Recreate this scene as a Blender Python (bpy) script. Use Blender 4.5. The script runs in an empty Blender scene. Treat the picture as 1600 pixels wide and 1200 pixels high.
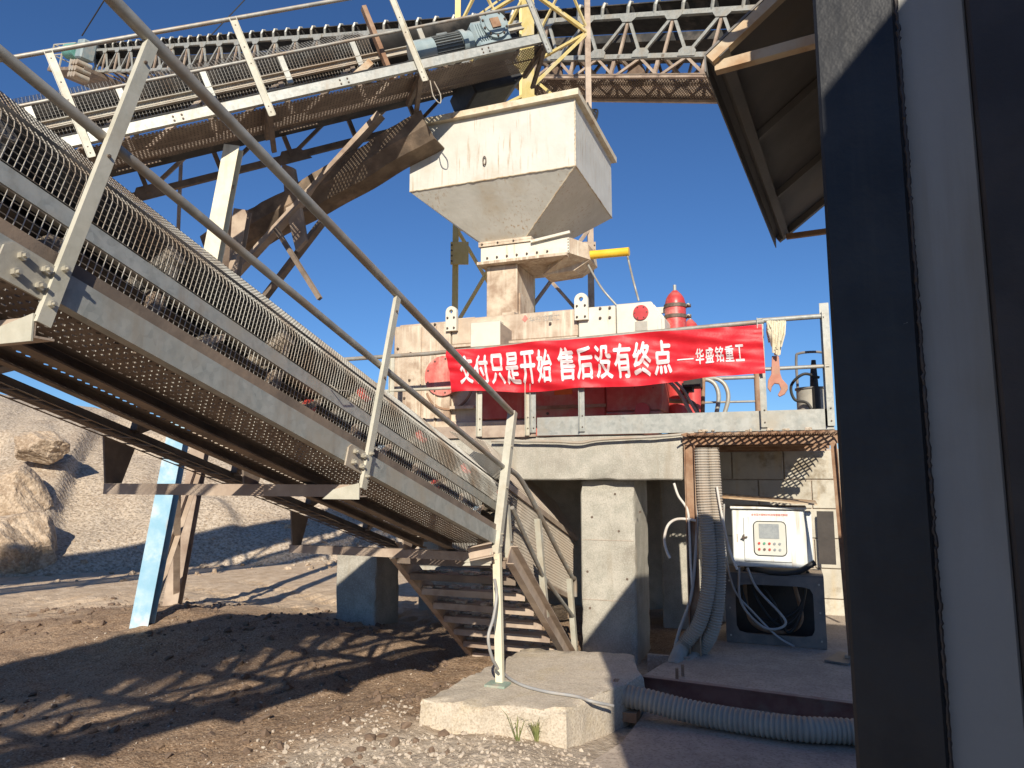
import bpy, bmesh, math, random
import numpy as np
from mathutils import Vector, Matrix, Quaternion
random.seed(7)
rng = np.random.default_rng(7)
R = math.radians
scene = bpy.context.scene
COL = scene.collection

# ------------------------------------------------------------ camera, sky, sun
EYE = np.array([0.0, 0.0, 1.6])
PITCH, YAW, FPX = R(7.3), R(21.0), 1130.0
cam = bpy.data.cameras.new('camera')
cam.sensor_width = 36.0
cam.lens = 36.0 * FPX / 1600.0
cam.clip_start, cam.clip_end = 0.05, 2000.0
camo = bpy.data.objects.new('camera', cam)
camo.location = EYE
camo.rotation_euler = (R(90) + PITCH, 0, YAW)
COL.objects.link(camo)
scene.camera = camo

SUN_AZ, SUN_EL = R(20.0), R(28.0)          # light travels SUN_AZ to the -X side of +Y
LIGHT = np.array([-math.sin(SUN_AZ) * math.cos(SUN_EL), math.cos(SUN_AZ) * math.cos(SUN_EL), -math.sin(SUN_EL)])
world = bpy.data.worlds.new('World')
scene.world = world
world.use_nodes = True
nt = world.node_tree
sky = nt.nodes.new('ShaderNodeTexSky')
sky.sky_type = 'NISHITA'
sky.sun_disc = False
sky.sun_elevation = SUN_EL
sky.sun_rotation = math.pi - SUN_AZ
sky.altitude = 600
sky.air_density = 1.0
sky.dust_density = 0.0
sky.ozone_density = 10.0
bg = nt.nodes['Background']
bg.inputs['Strength'].default_value = 0.09
nt.links.new(sky.outputs['Color'], bg.inputs['Color'])
sun = bpy.data.lights.new('sun', 'SUN')
sun.energy = 5.0
sun.angle = R(0.53)
sun.color = (1.0, 0.92, 0.78)
suno = bpy.data.objects.new('sun', sun)
suno.rotation_mode = 'QUATERNION'
suno.rotation_quaternion = Vector(LIGHT).to_track_quat('-Z', 'Y')
suno.location = (3, -8, 12)
COL.objects.link(suno)
vs = scene.view_settings
vs.view_transform = 'Standard'
vs.look = 'None'
vs.exposure = 0.25
vs.gamma = 1.0
vs.use_curve_mapping = False
scene.cycles.max_bounces = 5
scene.cycles.diffuse_bounces = 3
scene.cycles.glossy_bounces = 2
scene.cycles.transmission_bounces = 2
scene.cycles.transparent_max_bounces = 4

# ------------------------------------------------------------ measuring: sight lines cut with known planes of the site
_f = np.array([-math.sin(YAW) * math.cos(PITCH), math.cos(YAW) * math.cos(PITCH), math.sin(PITCH)])
_r = np.array([math.cos(YAW), math.sin(YAW), 0.0])
_u = np.cross(_r, _f)
_h = np.array([-math.sin(YAW), math.cos(YAW), 0.0])
def at(x, y, ax, v):
    d = _f + _r * (x - 800) / FPX - _u * (y - 600) / FPX
    i = 'XYZ'.index(ax)
    return EYE + d * (v - EYE[i]) / d[i]
def at_depth(x, y, v):
    d = _f + _r * (x - 800) / FPX - _u * (y - 600) / FPX
    return EYE + d * v / (d @ _h)
def V(*a): return np.array(a, float)
def nrm(v):
    v = np.asarray(v, float)
    return v / np.linalg.norm(v)

# ------------------------------------------------------------ mesh building
class MB:
    def __init__(self):
        self.v, self.f = [], []
    def add(self, vs_, fs_):
        b = len(self.v)
        self.v.extend([tuple(p) for p in vs_])
        self.f.extend([tuple(b + i for i in f) for f in fs_])
        return self
    def box(self, c, size, ax=None):
        c = np.asarray(c, float); hx, hy, hz = np.asarray(size, float) / 2
        ax = np.eye(3) if ax is None else np.asarray(ax, float)
        vs_ = [c + ax[0] * a * hx + ax[1] * b * hy + ax[2] * d * hz for a in (-1, 1) for b in (-1, 1) for d in (-1, 1)]
        return self.add(vs_, [(0, 1, 3, 2), (4, 6, 7, 5), (0, 4, 5, 1), (2, 3, 7, 6), (0, 2, 6, 4), (1, 5, 7, 3)])
    def span(self, a, b):
        lo, hi = np.minimum(a, b), np.maximum(a, b)
        return self.box((lo + hi) / 2, hi - lo)
    def prof(self, p0, p1, poly, side, up, caps=True):
        p0, p1, side, up = (np.asarray(q, float) for q in (p0, p1, side, up))
        n = len(poly)
        vs_ = [p + side * a + up * b for p in (p0, p1) for a, b in poly]
        fs_ = [(i, (i + 1) % n, n + (i + 1) % n, n + i) for i in range(n)]
        if caps:
            fs_ += [tuple(reversed(range(n))), tuple(range(n, 2 * n))]
        return self.add(vs_, fs_)
    def frame(self, p0, p1, up):
        d = nrm(np.asarray(p1, float) - np.asarray(p0, float))
        up = np.asarray(up, float)
        s = np.cross(d, up)
        if np.linalg.norm(s) < 1e-6: s = np.cross(d, (1, 0, 0))
        s = nrm(s); u = nrm(np.cross(s, d))
        return s, u
    def bar(self, p0, p1, w, h, up=(0, 0, 1)):
        s, u = self.frame(p0, p1, up)
        return self.prof(p0, p1, [(-w / 2, -h / 2), (w / 2, -h / 2), (w / 2, h / 2), (-w / 2, h / 2)], s, u)
    def angle(self, p0, p1, a, b, t=.006, up=(0, 0, 1), fl=1):
        s, u = self.frame(p0, p1, up); s = s * fl
        return self.prof(p0, p1, [(0, 0), (a, 0), (a, t), (t, t), (t, b), (0, b)], s, u)
    def channel(self, p0, p1, w, h, t=.007, up=(0, 0, 1), fl=1):
        # web at side 0, flanges towards +side*fl, centred on height
        s, u = self.frame(p0, p1, up); s = s * fl
        return self.prof(p0, p1, [(0, -h / 2), (w, -h / 2), (w, -h / 2 + t), (t, -h / 2 + t), (t, h / 2 - t), (w, h / 2 - t), (w, h / 2), (0, h / 2)], s, u)
    def ibeam(self, p0, p1, w, h, t=.008, up=(0, 0, 1)):
        s, u = self.frame(p0, p1, up)
        a, b, c = w / 2, h / 2, t / 2
        return self.prof(p0, p1, [(-a, -b), (a, -b), (a, -b + t), (c, -b + t), (c, b - t), (a, b - t), (a, b), (-a, b), (-a, b - t), (-c, b - t), (-c, -b + t), (-a, -b + t)], s, u)
    def tube(self, pts, r, n=10, caps=True, radii=None):
        pts = [np.asarray(p, float) for p in pts]
        m = len(pts); ring = []
        d0 = nrm(pts[1] - pts[0])
        ref = np.array([0, 0, 1.]) if abs(d0[2]) < .9 else np.array([1., 0, 0])
        s = nrm(np.cross(d0, ref))
        for i in range(m):
            d = nrm(pts[min(i + 1, m - 1)] - pts[max(i - 1, 0)])
            s = nrm(s - d * (s @ d)); u = np.cross(d, s)
            rr = r if radii is None else radii[i]
            ring += [pts[i] + (s * math.cos(2 * math.pi * k / n) + u * math.sin(2 * math.pi * k / n)) * rr for k in range(n)]
        fs_ = [(i * n + k, i * n + (k + 1) % n, (i + 1) * n + (k + 1) % n, (i + 1) * n + k) for i in range(m - 1) for k in range(n)]
        if caps:
            fs_ += [tuple(reversed(range(n))), tuple(range((m - 1) * n, m * n))]
        return self.add(ring, fs_)
    def cyl(self, p0, p1, r, n=20, r1=None):
        return self.tube([p0, p1], r, n, radii=[r, r if r1 is None else r1])
    def plate(self, poly, thick):
        # poly: 3-D outline, thick: vector
        poly = [np.asarray(p, float) for p in poly]; t = np.asarray(thick, float); n = len(poly)
        return self.add(poly + [p + t for p in poly], [tuple(reversed(range(n))), tuple(range(n, 2 * n))] + [(i, (i + 1) % n, n + (i + 1) % n, n + i) for i in range(n)])
    def build(self, name, mat, parent=None, smooth=False, bevel=0, stuff=False):
        me = bpy.data.meshes.new(name)
        off = np.array(ROOT.get(parent.name, (0, 0, 0))) if parent else np.zeros(3)
        vv = np.asarray(self.v, float) - off
        me.from_pydata(vv.tolist(), [], self.f)
        if bevel or True:
            bm = bmesh.new(); bm.from_mesh(me)
            if bevel:
                bmesh.ops.bevel(bm, geom=[e for e in bm.edges if len(e.link_faces) == 2 and e.calc_face_angle(0) > .6], offset=bevel, segments=1, affect='EDGES', clamp_overlap=True)
            if len(bm.faces) < 40000:
                bmesh.ops.recalc_face_normals(bm, faces=bm.faces)
            bm.to_mesh(me); bm.free()
        if smooth:
            me.polygons.foreach_set('use_smooth', [True] * len(me.polygons))
            try: me.set_sharp_from_angle(angle=R(40))
            except Exception: pass
        me.materials.append(mat)
        o = bpy.data.objects.new(name, me)
        COL.objects.link(o)
        if parent:
            o.parent = parent
            ROOT[o.name] = ROOT.get(parent.name, (0, 0, 0))
        if stuff: o['kind'] = 'stuff'
        return o
ROOT = {}
def thing(name, label, cat, loc, group=None):
    o = bpy.data.objects.new(name, None)
    o.empty_display_size = .2
    COL.objects.link(o)
    o.location = tuple(float(q) for q in loc)
    ROOT[o.name] = tuple(float(q) for q in loc)
    return tag(o, label, cat, group)
def tag(o, label=None, cat=None, group=None, kind=None):
    if label: o['label'] = label
    if cat: o['category'] = cat
    if group: o['group'] = group
    if kind: o['kind'] = kind
    return o
def single(mb, name, mat, label, cat, group=None, smooth=False, bevel=0, base=None):
    """a thing that is one mesh: its origin goes to its base"""
    v = np.asarray(mb.v, float)
    b = np.array([v[:, 0].mean(), v[:, 1].mean(), v[:, 2].min()]) if base is None else np.asarray(base, float)
    mb.v = [tuple(p) for p in (v - b)]
    o = mb.build(name, mat, None, smooth, bevel)
    o.location = tuple(b)
    return tag(o, label, cat, group)
_share = {}
def bolt(parent, p, n, r=.011, h=.012, mat=None, name='bolt'):
    """a hex-head bolt on a face: p where it sits, n the face normal; all alike ones share a mesh"""
    key = (round(r, 4), round(h, 4), name, (mat or M['bolt']).name)
    if key not in _share:
        mb = MB(); mb.cyl((0, 0, -.002), (0, 0, h), r, 6); mb.cyl((0, 0, h), (0, 0, h * 1.7), r * .55, 6)
        me = bpy.data.meshes.new(name); me.from_pydata(mb.v, [], mb.f); me.materials.append(mat or M['bolt'])
        _share[key] = me
    o = bpy.data.objects.new(name, _share[key])
    COL.objects.link(o); o.parent = parent
    o.location = tuple(np.asarray(p, float) - np.array(ROOT.get(parent.name, (0, 0, 0))))
    o.rotation_mode = 'QUATERNION'
    o.rotation_quaternion = Vector(tuple(n)).to_track_quat('Z', 'Y')
    return o
def curve_pts(ctrl, n=12):
    """Catmull-Rom through the control points"""
    c = [np.asarray(p, float) for p in ctrl]
    c = [2 * c[0] - c[1]] + c + [2 * c[-1] - c[-2]]
    out = []
    for i in range(1, len(c) - 2):
        for k in range(n):
            t = k / n
            out.append(.5 * ((2 * c[i]) + (-c[i - 1] + c[i + 1]) * t + (2 * c[i - 1] - 5 * c[i] + 4 * c[i + 1] - c[i + 2]) * t * t + (-c[i - 1] + 3 * c[i] - 3 * c[i + 1] + c[i + 2]) * t ** 3))
    out.append(c[-2])
    return out
def resample(pts, step):
    pts = np.array(pts); d = np.r_[0, np.cumsum(np.linalg.norm(np.diff(pts, axis=0), axis=1))]
    n = max(2, int(d[-1] / step) + 1); t = np.linspace(0, d[-1], n)
    return [np.array([np.interp(q, d, pts[:, k]) for k in range(3)]) for q in t]
def corrugated(mb, ctrl, r, pitch, amp, n=14):
    pts = resample(curve_pts(ctrl, 16), pitch / 4)
    rad = [r + amp * (1, .35, -1, .35)[i % 4] for i in range(len(pts))]
    mb.tube(pts, r, n, radii=rad)

# ------------------------------------------------------------ noise for terrain
def vnoise(x, y, seed):
    x = np.asarray(x, float); y = np.asarray(y, float)
    xi, yi = np.floor(x).astype(np.int64), np.floor(y).astype(np.int64)
    fx, fy = x - xi, y - yi
    fx = fx * fx * (3 - 2 * fx); fy = fy * fy * (3 - 2 * fy)
    def hsh(a, b):
        q = (a * 374761393 + b * 668265263 + seed * 974634777) & 0xffffffff
        q = ((q ^ (q >> 13)) * 1274126177) & 0xffffffff
        return ((q ^ (q >> 16)) & 0xffff) / 65535.0
    return (hsh(xi, yi) * (1 - fx) + hsh(xi + 1, yi) * fx) * (1 - fy) + (hsh(xi, yi + 1) * (1 - fx) + hsh(xi + 1, yi + 1) * fx) * fy
def fbm(x, y, seed, octs=5, gain=.5):
    t = 0; a = 1; s = 0
    for i in range(octs):
        t = t + a * (vnoise(np.asarray(x) * 2 ** i, np.asarray(y) * 2 ** i, seed + i) - .5); s += a; a *= gain
    return t / s

# ------------------------------------------------------------ materials
M = {}
def pmat(name, c1, c2, sc=3.0, c3=None, sc3=1.0, th3=.55, w3=.12, rough=.65, metal=0.0, bump=.15, bsc=40.0, streak=None, st_sc=9.0, st_th=.55, st_w=.15, dust=None, dust_amt=.8, vor=None, spec=.5, rvar=.1, trans=0, bdist=.01, grain=None):
    """c1/c2 fine mottling, c3 larger patches, streak: colour of vertical runs, dust: what lies on upward faces"""
    m = bpy.data.materials.new(name); m.use_nodes = True
    n = m.node_tree.nodes; l = m.node_tree.links
    b = n['Principled BSDF']
    geo = n.new('ShaderNodeNewGeometry')
    def noise(scale, detail=4, rough_=.6, vec=None):
        t = n.new('ShaderNodeTexNoise'); t.inputs['Scale'].default_value = scale; t.inputs['Detail'].default_value = detail; t.inputs['Roughness'].default_value = rough_
        l.new(vec if vec is not None else geo.outputs['Position'], t.inputs['Vector'])
        return t.outputs['Fac']
    def ramp(fac, lo, hi):
        t = n.new('ShaderNodeMapRange'); t.interpolation_type = 'SMOOTHSTEP'
        t.inputs['From Min'].default_value = lo; t.inputs['From Max'].default_value = hi
        l.new(fac, t.inputs['Value']); return t.outputs['Result']
    def mix(fac, a, b_):
        t = n.new('ShaderNodeMix'); t.data_type = 'RGBA'
        l.new(fac, t.inputs[0])
        for sock, val in ((t.inputs[6], a), (t.inputs[7], b_)):
            if isinstance(val, tuple): sock.default_value = (*val[:3], 1)
            else: l.new(val, sock)
        return t.outputs[2]
    def mul(a, b_):
        t = n.new('ShaderNodeMath'); t.operation = 'MULTIPLY'
        for sock, val in ((t.inputs[0], a), (t.inputs[1], b_)):
            if isinstance(val, (int, float)): sock.default_value = val
            else: l.new(val, sock)
        return t.outputs[0]
    col = mix(ramp(noise(sc), .35, .65), c1, c2)
    if vor:
        v = n.new('ShaderNodeTexVoronoi'); v.inputs['Scale'].default_value = vor[0]
        l.new(geo.outputs['Position'], v.inputs['Vector'])
        sp = n.new('ShaderNodeSeparateColor'); l.new(v.outputs['Color'], sp.inputs['Color'])
        col = mix(mul(sp.outputs[0], vor[2]), col, vor[1])
    if c3 is not None:
        col = mix(ramp(noise(sc3, 5, .65), th3 - w3, th3 + w3), col, c3)
    if grain is not None:
        g_ = noise(grain[0], 2, .5)
        col = mix(mul(ramp(g_, .52, .68), grain[2]), col, grain[1])
        col = mix(mul(ramp(g_, .48, .34), grain[2]), col, grain[3])
    if streak is not None:
        mp = n.new('ShaderNodeMapping'); mp.inputs['Scale'].default_value = (1, 1, .07)
        l.new(geo.outputs['Position'], mp.inputs['Vector'])
        f1 = ramp(noise(st_sc, 5, .6, mp.outputs['Vector']), st_th - st_w, st_th + st_w)
        col = mix(mul(f1, ramp(noise(1.3, 4), .35, .65)), col, streak)
    if dust is not None:
        sx = n.new('ShaderNodeSeparateXYZ'); l.new(geo.outputs['Normal'], sx.inputs[0])
        col = mix(mul(mul(ramp(sx.outputs['Z'], .35, .9), ramp(noise(7, 3), .25, .6)), dust_amt), col, dust)
    l.new(col, b.inputs['Base Color'])
    rn = n.new('ShaderNodeMapRange'); l.new(noise(sc * 2.3), rn.inputs['Value'])
    rn.inputs['To Min'].default_value = max(.05, rough - rvar); rn.inputs['To Max'].default_value = min(1, rough + rvar)
    l.new(rn.outputs['Result'], b.inputs['Roughness'])
    b.inputs['Metallic'].default_value = metal
    b.inputs['Specular IOR Level'].default_value = spec
    if trans: b.inputs['Transmission Weight'].default_value = trans
    if bump:
        bp = n.new('ShaderNodeBump'); bp.inputs['Strength'].default_value = bump; bp.inputs['Distance'].default_value = bdist
        l.new(noise(bsc, 4, .7), bp.inputs['Height']); l.new(bp.outputs['Normal'], b.inputs['Normal'])
    M[name] = m
    return m
TAN = (.36, .27, .19)
pmat('galv', (.30, .31, .285), (.40, .40, .365), 14, c3=(.40, .36, .29), sc3=2.5, th3=.6, rough=.5, metal=.25, bump=.08, vor=(38, (.50, .50, .455), .5), streak=(.32, .27, .21), st_th=.62, dust=TAN, dust_amt=.5)
pmat('galv_dusty', (.36, .335, .28), (.45, .42, .355), 9, c3=(.40, .32, .24), sc3=2, th3=.5, rough=.65, metal=.1, bump=.1, vor=(30, (.50, .48, .41), .35), dust=TAN)
pmat('post', (.45, .43, .345), (.55, .52, .43), 8, c3=(.44, .38, .28), sc3=3, th3=.6, rough=.6, metal=.05, bump=.08, vor=(40, (.60, .58, .49), .3), streak=(.40, .31, .21), st_th=.64)
pmat('rail', (.30, .29, .26), (.42, .40, .35), 12, c3=(.34, .27, .20), sc3=4, th3=.55, rough=.5, metal=.25, bump=.06, bsc=60, dust=TAN, dust_amt=.6)
pmat('wire', (.52, .50, .45), (.64, .62, .56), 6, c3=(.36, .28, .21), sc3=2, th3=.55, rough=.55, metal=.2, bump=0)
pmat('wire_dirty', (.36, .31, .25), (.50, .45, .38), 6, c3=(.40, .33, .26), sc3=3, th3=.5, rough=.8, bump=0)
pmat('walkplate', (.16, .122, .097), (.215, .17, .137), 6, rough=.8, bump=.1, dust=TAN)
pmat('darksteel', (.15, .115, .09), (.22, .17, .13), 7, c3=(.30, .22, .16), sc3=2.2, th3=.58, rough=.8, bump=.2, bsc=30, dust=TAN)
pmat('rust', (.24, .13, .075), (.34, .20, .12), 9, c3=(.40, .28, .19), sc3=3, th3=.55, rough=.85, bump=.25, bsc=45, dust=TAN)
pmat('rustedge', (.38, .22, .11), (.52, .34, .19), 14, c3=(.56, .47, .34), sc3=4, th3=.52, rough=.8, bump=.2)
pmat('dirtysteel', (.40, .31, .24), (.50, .40, .31), 6, c3=(.28, .20, .15), sc3=2.2, th3=.56, rough=.85, bump=.25, bsc=35, dust=TAN)
pmat('belt', (.028, .027, .026), (.055, .051, .047), 4, c3=(.13, .11, .09), sc3=2, th3=.6, rough=.75, bump=.1, dust=(.2, .16, .12), dust_amt=.35)
pmat('rubber', (.02, .02, .02), (.035, .033, .03), 8, rough=.6, bump=.1)
pmat('roller', (.10, .095, .09), (.20, .18, .155), 6, c3=(.30, .24, .18), sc3=3, th3=.5, rough=.6, bump=.15)
pmat('rollerred', (.50, .05, .035), (.60, .08, .06), 8, c3=(.40, .26, .19), sc3=9, th3=.58, rough=.55, bump=.1)
pmat('rollerblue', (.30, .46, .62), (.40, .55, .70), 8, c3=(.40, .33, .26), sc3=7, th3=.55, rough=.6, bump=.1)
pmat('bolt', (.48, .44, .36), (.60, .56, .46), 30, rough=.45, metal=.5, bump=0)
pmat('boltdark', (.10, .075, .055), (.17, .12, .09), 30, rough=.6, metal=.2, bump=0)
pmat('hopper', (.58, .56, .49), (.64, .62, .55), 3.5, c3=(.53, .46, .35), sc3=1.1, th3=.66, w3=.1, rough=.55, bump=.35, bsc=3.2, bdist=.02, streak=(.44, .32, .20), st_sc=34, st_th=.62, st_w=.08, dust=TAN)
pmat('hopperrim', (.62, .52, .36), (.70, .62, .47), 7, c3=(.44, .28, .15), sc3=5, th3=.6, rough=.6, bump=.1, dust=TAN)
pmat('machine', (.50, .385, .28), (.64, .53, .40), 6, c3=(.34, .235, .16), sc3=2.4, th3=.56, w3=.10, rough=.8, bump=.2, bsc=30, streak=(.72, .64, .50), st_sc=22, st_th=.58, st_w=.12, dust=TAN)
pmat('machinewhite', (.66, .62, .51), (.73, .69, .58), 4, c3=(.60, .47, .32), sc3=2, th3=.64, rough=.6, bump=.06, streak=(.55, .40, .25), st_sc=18, st_th=.66, st_w=.08, dust=TAN)
pmat('machinered', (.46, .075, .055), (.54, .12, .09), 6, c3=(.50, .28, .20), sc3=2.6, th3=.55, rough=.6, bump=.1, streak=(.52, .26, .19), st_sc=20, st_th=.6, st_w=.15, dust=TAN, dust_amt=.9)
pmat('discred', (.55, .12, .10), (.62, .17, .14), 8, c3=(.58, .34, .26), sc3=4, th3=.6, rough=.6, bump=.05, streak=(.62, .36, .28), st_sc=30, st_th=.6, st_w=.12)
pmat('tankred', (.50, .045, .045), (.58, .07, .065), 6, c3=(.60, .30, .24), sc3=3, th3=.66, rough=.38, bump=.03, dust=(.55, .36, .28), dust_amt=.7)
pmat('orange', (.62, .17, .03), (.70, .22, .04), 6, rough=.6)
pmat('yellow', (.70, .55, .20), (.78, .64, .28), 5, c3=(.66, .58, .40), sc3=2.5, th3=.6, rough=.6, bump=.05, streak=(.45, .30, .15), st_th=.67)
pmat('yellowcyl', (.80, .48, .03), (.86, .55, .05), 5, c3=(.35, .22, .08), sc3=14, th3=.68, w3=.04, rough=.4, bump=.03)
pmat('concrete', (.38, .36, .30), (.49, .455, .385), 7, c3=(.31, .28, .23), sc3=1.7, th3=.58, w3=.14, rough=.9, bump=.3, bsc=45, grain=(90, (.54, .50, .43), .5, (.29, .265, .22)), streak=(.34, .29, .22), st_sc=7, st_th=.62, st_w=.12)
pmat('concrete_old', (.49, .42, .33), (.58, .50, .395), 9, c3=(.52, .43, .30), sc3=2.2, th3=.58, w3=.1, rough=.95, bump=.7, bsc=30, grain=(85, (.62, .55, .45), .7, (.36, .29, .22)))
pmat('floorconc', (.43, .35, .28), (.52, .43, .345), 6, c3=(.36, .29, .23), sc3=1.6, th3=.55, rough=.95, bump=.6, bsc=35, grain=(60, (.48, .41, .34), .6, (.25, .205, .165)))
pmat('redbeam', (.24, .115, .09), (.31, .16, .125), 8, c3=(.33, .26, .21), sc3=3, th3=.62, rough=.8, bump=.15, dust=(.34, .28, .23), dust_amt=.9)
pmat('bluepaint', (.26, .47, .60), (.36, .55, .68), 6, c3=(.62, .68, .68), sc3=3, th3=.6, rough=.6, bump=.08, streak=(.50, .29, .14), st_sc=16, st_th=.68, st_w=.06)
pmat('creampost', (.70, .64, .46), (.78, .72, .55), 6, c3=(.62, .52, .36), sc3=3, th3=.62, rough=.65, bump=.06, streak=(.45, .32, .18), st_th=.68)
pmat('blackpaint', (.020, .021, .024), (.030, .031, .034), 6, rough=.45, bump=.25, bsc=14, spec=.3, c3=(.22, .21, .19), sc3=26, th3=.75, w3=.02, streak=(.045, .043, .04), st_sc=18, st_th=.6)
pmat('whitepanel', (.29, .29, .275), (.33, .33, .31), 2, c3=(.26, .25, .225), sc3=4, th3=.62, rough=.7, bump=.08, streak=(.25, .235, .20), st_sc=12, st_th=.6)
pmat('darkbrown', (.035, .028, .024), (.055, .044, .037), 5, rough=.6, bump=.2, bsc=20)
pmat('sheet', (.155, .15, .145), (.20, .193, .185), 4, c3=(.19, .165, .14), sc3=2, th3=.62, rough=.7, bump=.05)
pmat('cabinet', (.74, .76, .74), (.80, .82, .79), 4, c3=(.66, .62, .54), sc3=3, th3=.66, rough=.5, bump=.03, dust=TAN, dust_amt=.8, streak=(.52, .45, .35), st_sc=20, st_th=.6, st_w=.1)
pmat('stand', (.15, .14, .13), (.21, .195, .175), 6, c3=(.27, .22, .18), sc3=3, th3=.58, rough=.7, bump=.1, dust=TAN)
pmat('wallwhite', (.48, .44, .36), (.58, .54, .45), 4, c3=(.30, .25, .18), sc3=2.6, th3=.58, w3=.08, rough=.9, bump=.3, bsc=30, streak=(.55, .42, .24), st_th=.64)
pmat('hosegrey', (.35, .32, .275), (.43, .395, .34), 5, c3=(.42, .35, .28), sc3=3, th3=.58, rough=.7, bump=.05, dust=TAN, dust_amt=.7)
pmat('cablewhite', (.62, .58, .52), (.70, .66, .60), 5, c3=(.5, .4, .32), sc3=4, th3=.6, rough=.6, bump=0)
pmat('cablegrey', (.33, .33, .33), (.42, .41, .39), 5, c3=(.4, .33, .26), sc3=4, th3=.6, rough=.6, bump=0)
pmat('cableblack', (.02, .02, .02), (.035, .033, .03), 5, rough=.55, bump=0)
pmat('motor', (.25, .32, .335), (.32, .39, .40), 6, c3=(.40, .38, .34), sc3=3, th3=.62, rough=.5, bump=.05, dust=TAN, dust_amt=.6)
pmat('motorfin', (.14, .16, .165), (.20, .22, .22), 8, rough=.6, bump=.05, dust=TAN)
pmat('greenmotor', (.12, .33, .28), (.16, .40, .34), 5, rough=.55)
pmat('spanner', (.45, .19, .13), (.56, .27, .19), 7, c3=(.42, .26, .18), sc3=5, th3=.56, rough=.85, bump=.2)
pmat('mop', (.66, .58, .40), (.74, .67, .50), 20, c3=(.50, .40, .25), sc3=8, th3=.6, rough=.95, bump=.3, bsc=90)
pmat('banner', (.62, .012, .022), (.68, .018, .03), 3, c3=(.56, .01, .02), sc3=2, th3=.6, rough=.5, bump=.35, bsc=12, spec=.4)
pmat('bannertext', (.80, .66, .66), (.84, .72, .70), 6, c3=(.76, .52, .52), sc3=5, th3=.62, rough=.6, bump=.05)
pmat('print_grey', (.30, .29, .27), (.38, .35, .30), 30, c3=(.55, .44, .33), sc3=25, th3=.5, rough=.8, bump=0)
pmat('print_red', (.60, .16, .13), (.66, .25, .20), 30, rough=.7, bump=0)
pmat('screen', (.30, .32, .33), (.36, .38, .38), 30, rough=.25, bump=0)
pmat('glasspane', (.62, .61, .54), (.66, .65, .58), 5, rough=.12, bump=0)
pmat('greenbtn', (.10, .34, .2), (.12, .38, .24), 5, rough=.4, bump=0)
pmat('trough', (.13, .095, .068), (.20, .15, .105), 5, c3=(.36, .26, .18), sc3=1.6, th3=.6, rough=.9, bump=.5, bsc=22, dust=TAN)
pmat('stone', (.42, .315, .215), (.56, .44, .32), 9, c3=(.32, .23, .155), sc3=3.1, th3=.54, rough=.95, bump=1.0, bsc=7, bdist=.06, grain=(24, (.60, .49, .37), .6, (.26, .19, .13)))
pmat('pebble', (.44, .37, .29), (.56, .48, .39), 18, c3=(.42, .34, .27), sc3=25, th3=.55, rough=.9, bump=.1)
pmat('clod', (.15, .10, .07), (.21, .145, .10), 12, rough=.95, bump=.4)
pmat('grass', (.16, .19, .06), (.26, .26, .10), 20, rough=.8, bump=0)
pmat('baseplate', (.25, .32, .26), (.31, .38, .31), 8, c3=(.45, .38, .30), sc3=9, th3=.56, rough=.8, bump=.1)
pmat('rooftop', (.10, .10, .10), (.14, .135, .13), 3, rough=.8)

# ============================================================ GROUND
def smooth(a, b, x):
    t = np.clip((x - a) / (b - a), 0, 1); return t * t * (3 - 2 * t)
def hgt(x, y):
    x = np.asarray(x, float); y = np.asarray(y, float)
    rough = smooth(-.9, -2.0, x) * .75 + .12
    rough = rough * (1 - .8 * smooth(9.5, 12, -x * .358 + y * .934))
    z = .10 * fbm(x * .55 + 3, y * .55, 3, 3) * rough
    z = z + .12 * fbm(x * 2.3, y * 2.3, 11, 6, .66) * rough
    z = z + .05 * np.abs(fbm(x * 5.3, y * 5.3, 21, 3)) * rough
    z = z + .25 * np.exp(-(((x + 6.1) / 1.5) ** 2 + ((y - 5.7) / 1.1) ** 2)) + .12 * np.exp(-(((x + 4.4) / 1.2) ** 2 + ((y - 6.0) / .7) ** 2))
    z = z + .10 * np.exp(-(((x + 2.5) / .5) ** 2 + ((y - 4.3) / .6) ** 2))
    z = z + .10 * np.exp(-(((x + 8.0) / 1.6) ** 2 + ((y - 7.4) / .7) ** 2))
    tr_ = .43 * (x + 6.0) + .90 * (y - 8.0); al_ = .90 * (x + 6.0) - .43 * (y - 8.0)
    for o_ in (-.45, .45): z = z + np.exp(-((tr_ - o_) / .16) ** 2) * (.025 * np.sign(np.sin(al_ * 26 + tr_ * 14)) - .03) * smooth(3.2, 2.2, np.abs(al_))
    z = z - .06 * smooth(8.5, 10, -x * .358 + y * .934)
    flat = smooth(-1.55, -1.15, x) * smooth(7.6, 6.6, y)
    return z * (1 - flat) - .02 * flat + .10 * np.exp(-(((x + 1.75) / .75) ** 2 + ((y - 3.95) / .55) ** 2))
def axis_pts(lo, hi, flo, fhi, step):
    fine = np.arange(flo, fhi + step / 2, step)
    def out(a, b):
        g = []; d = step; p = a
        while (p < b) if b > a else (p > b):
            d *= 1.35; p = p + d if b > a else p - d
            g.append(p)
        return g
    return np.array(sorted(out(flo, lo) + list(fine) + out(fhi, hi)))
gx = axis_pts(-400, 400, -9.5, 1.2, .036); gy = axis_pts(-400, 400, 2.6, 9.2, .036)
GX, GY = np.meshgrid(gx, gy)
GZ = hgt(GX, GY)
nx, ny = len(gx), len(gy)
vv = np.stack([GX.ravel(), GY.ravel(), GZ.ravel()], 1)
ii = (np.arange(ny - 1)[:, None] * nx + np.arange(nx - 1)[None]).ravel()
ff = np.stack([ii, ii + 1, ii + nx + 1, ii + nx], 1)
me = bpy.data.meshes.new('ground')
me.vertices.add(len(vv)); me.vertices.foreach_set('co', vv.ravel())
me.loops.add(ff.size); me.loops.foreach_set('vertex_index', ff.ravel())
me.polygons.add(len(ff)); me.polygons.foreach_set('loop_start', np.arange(0, ff.size, 4))
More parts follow.
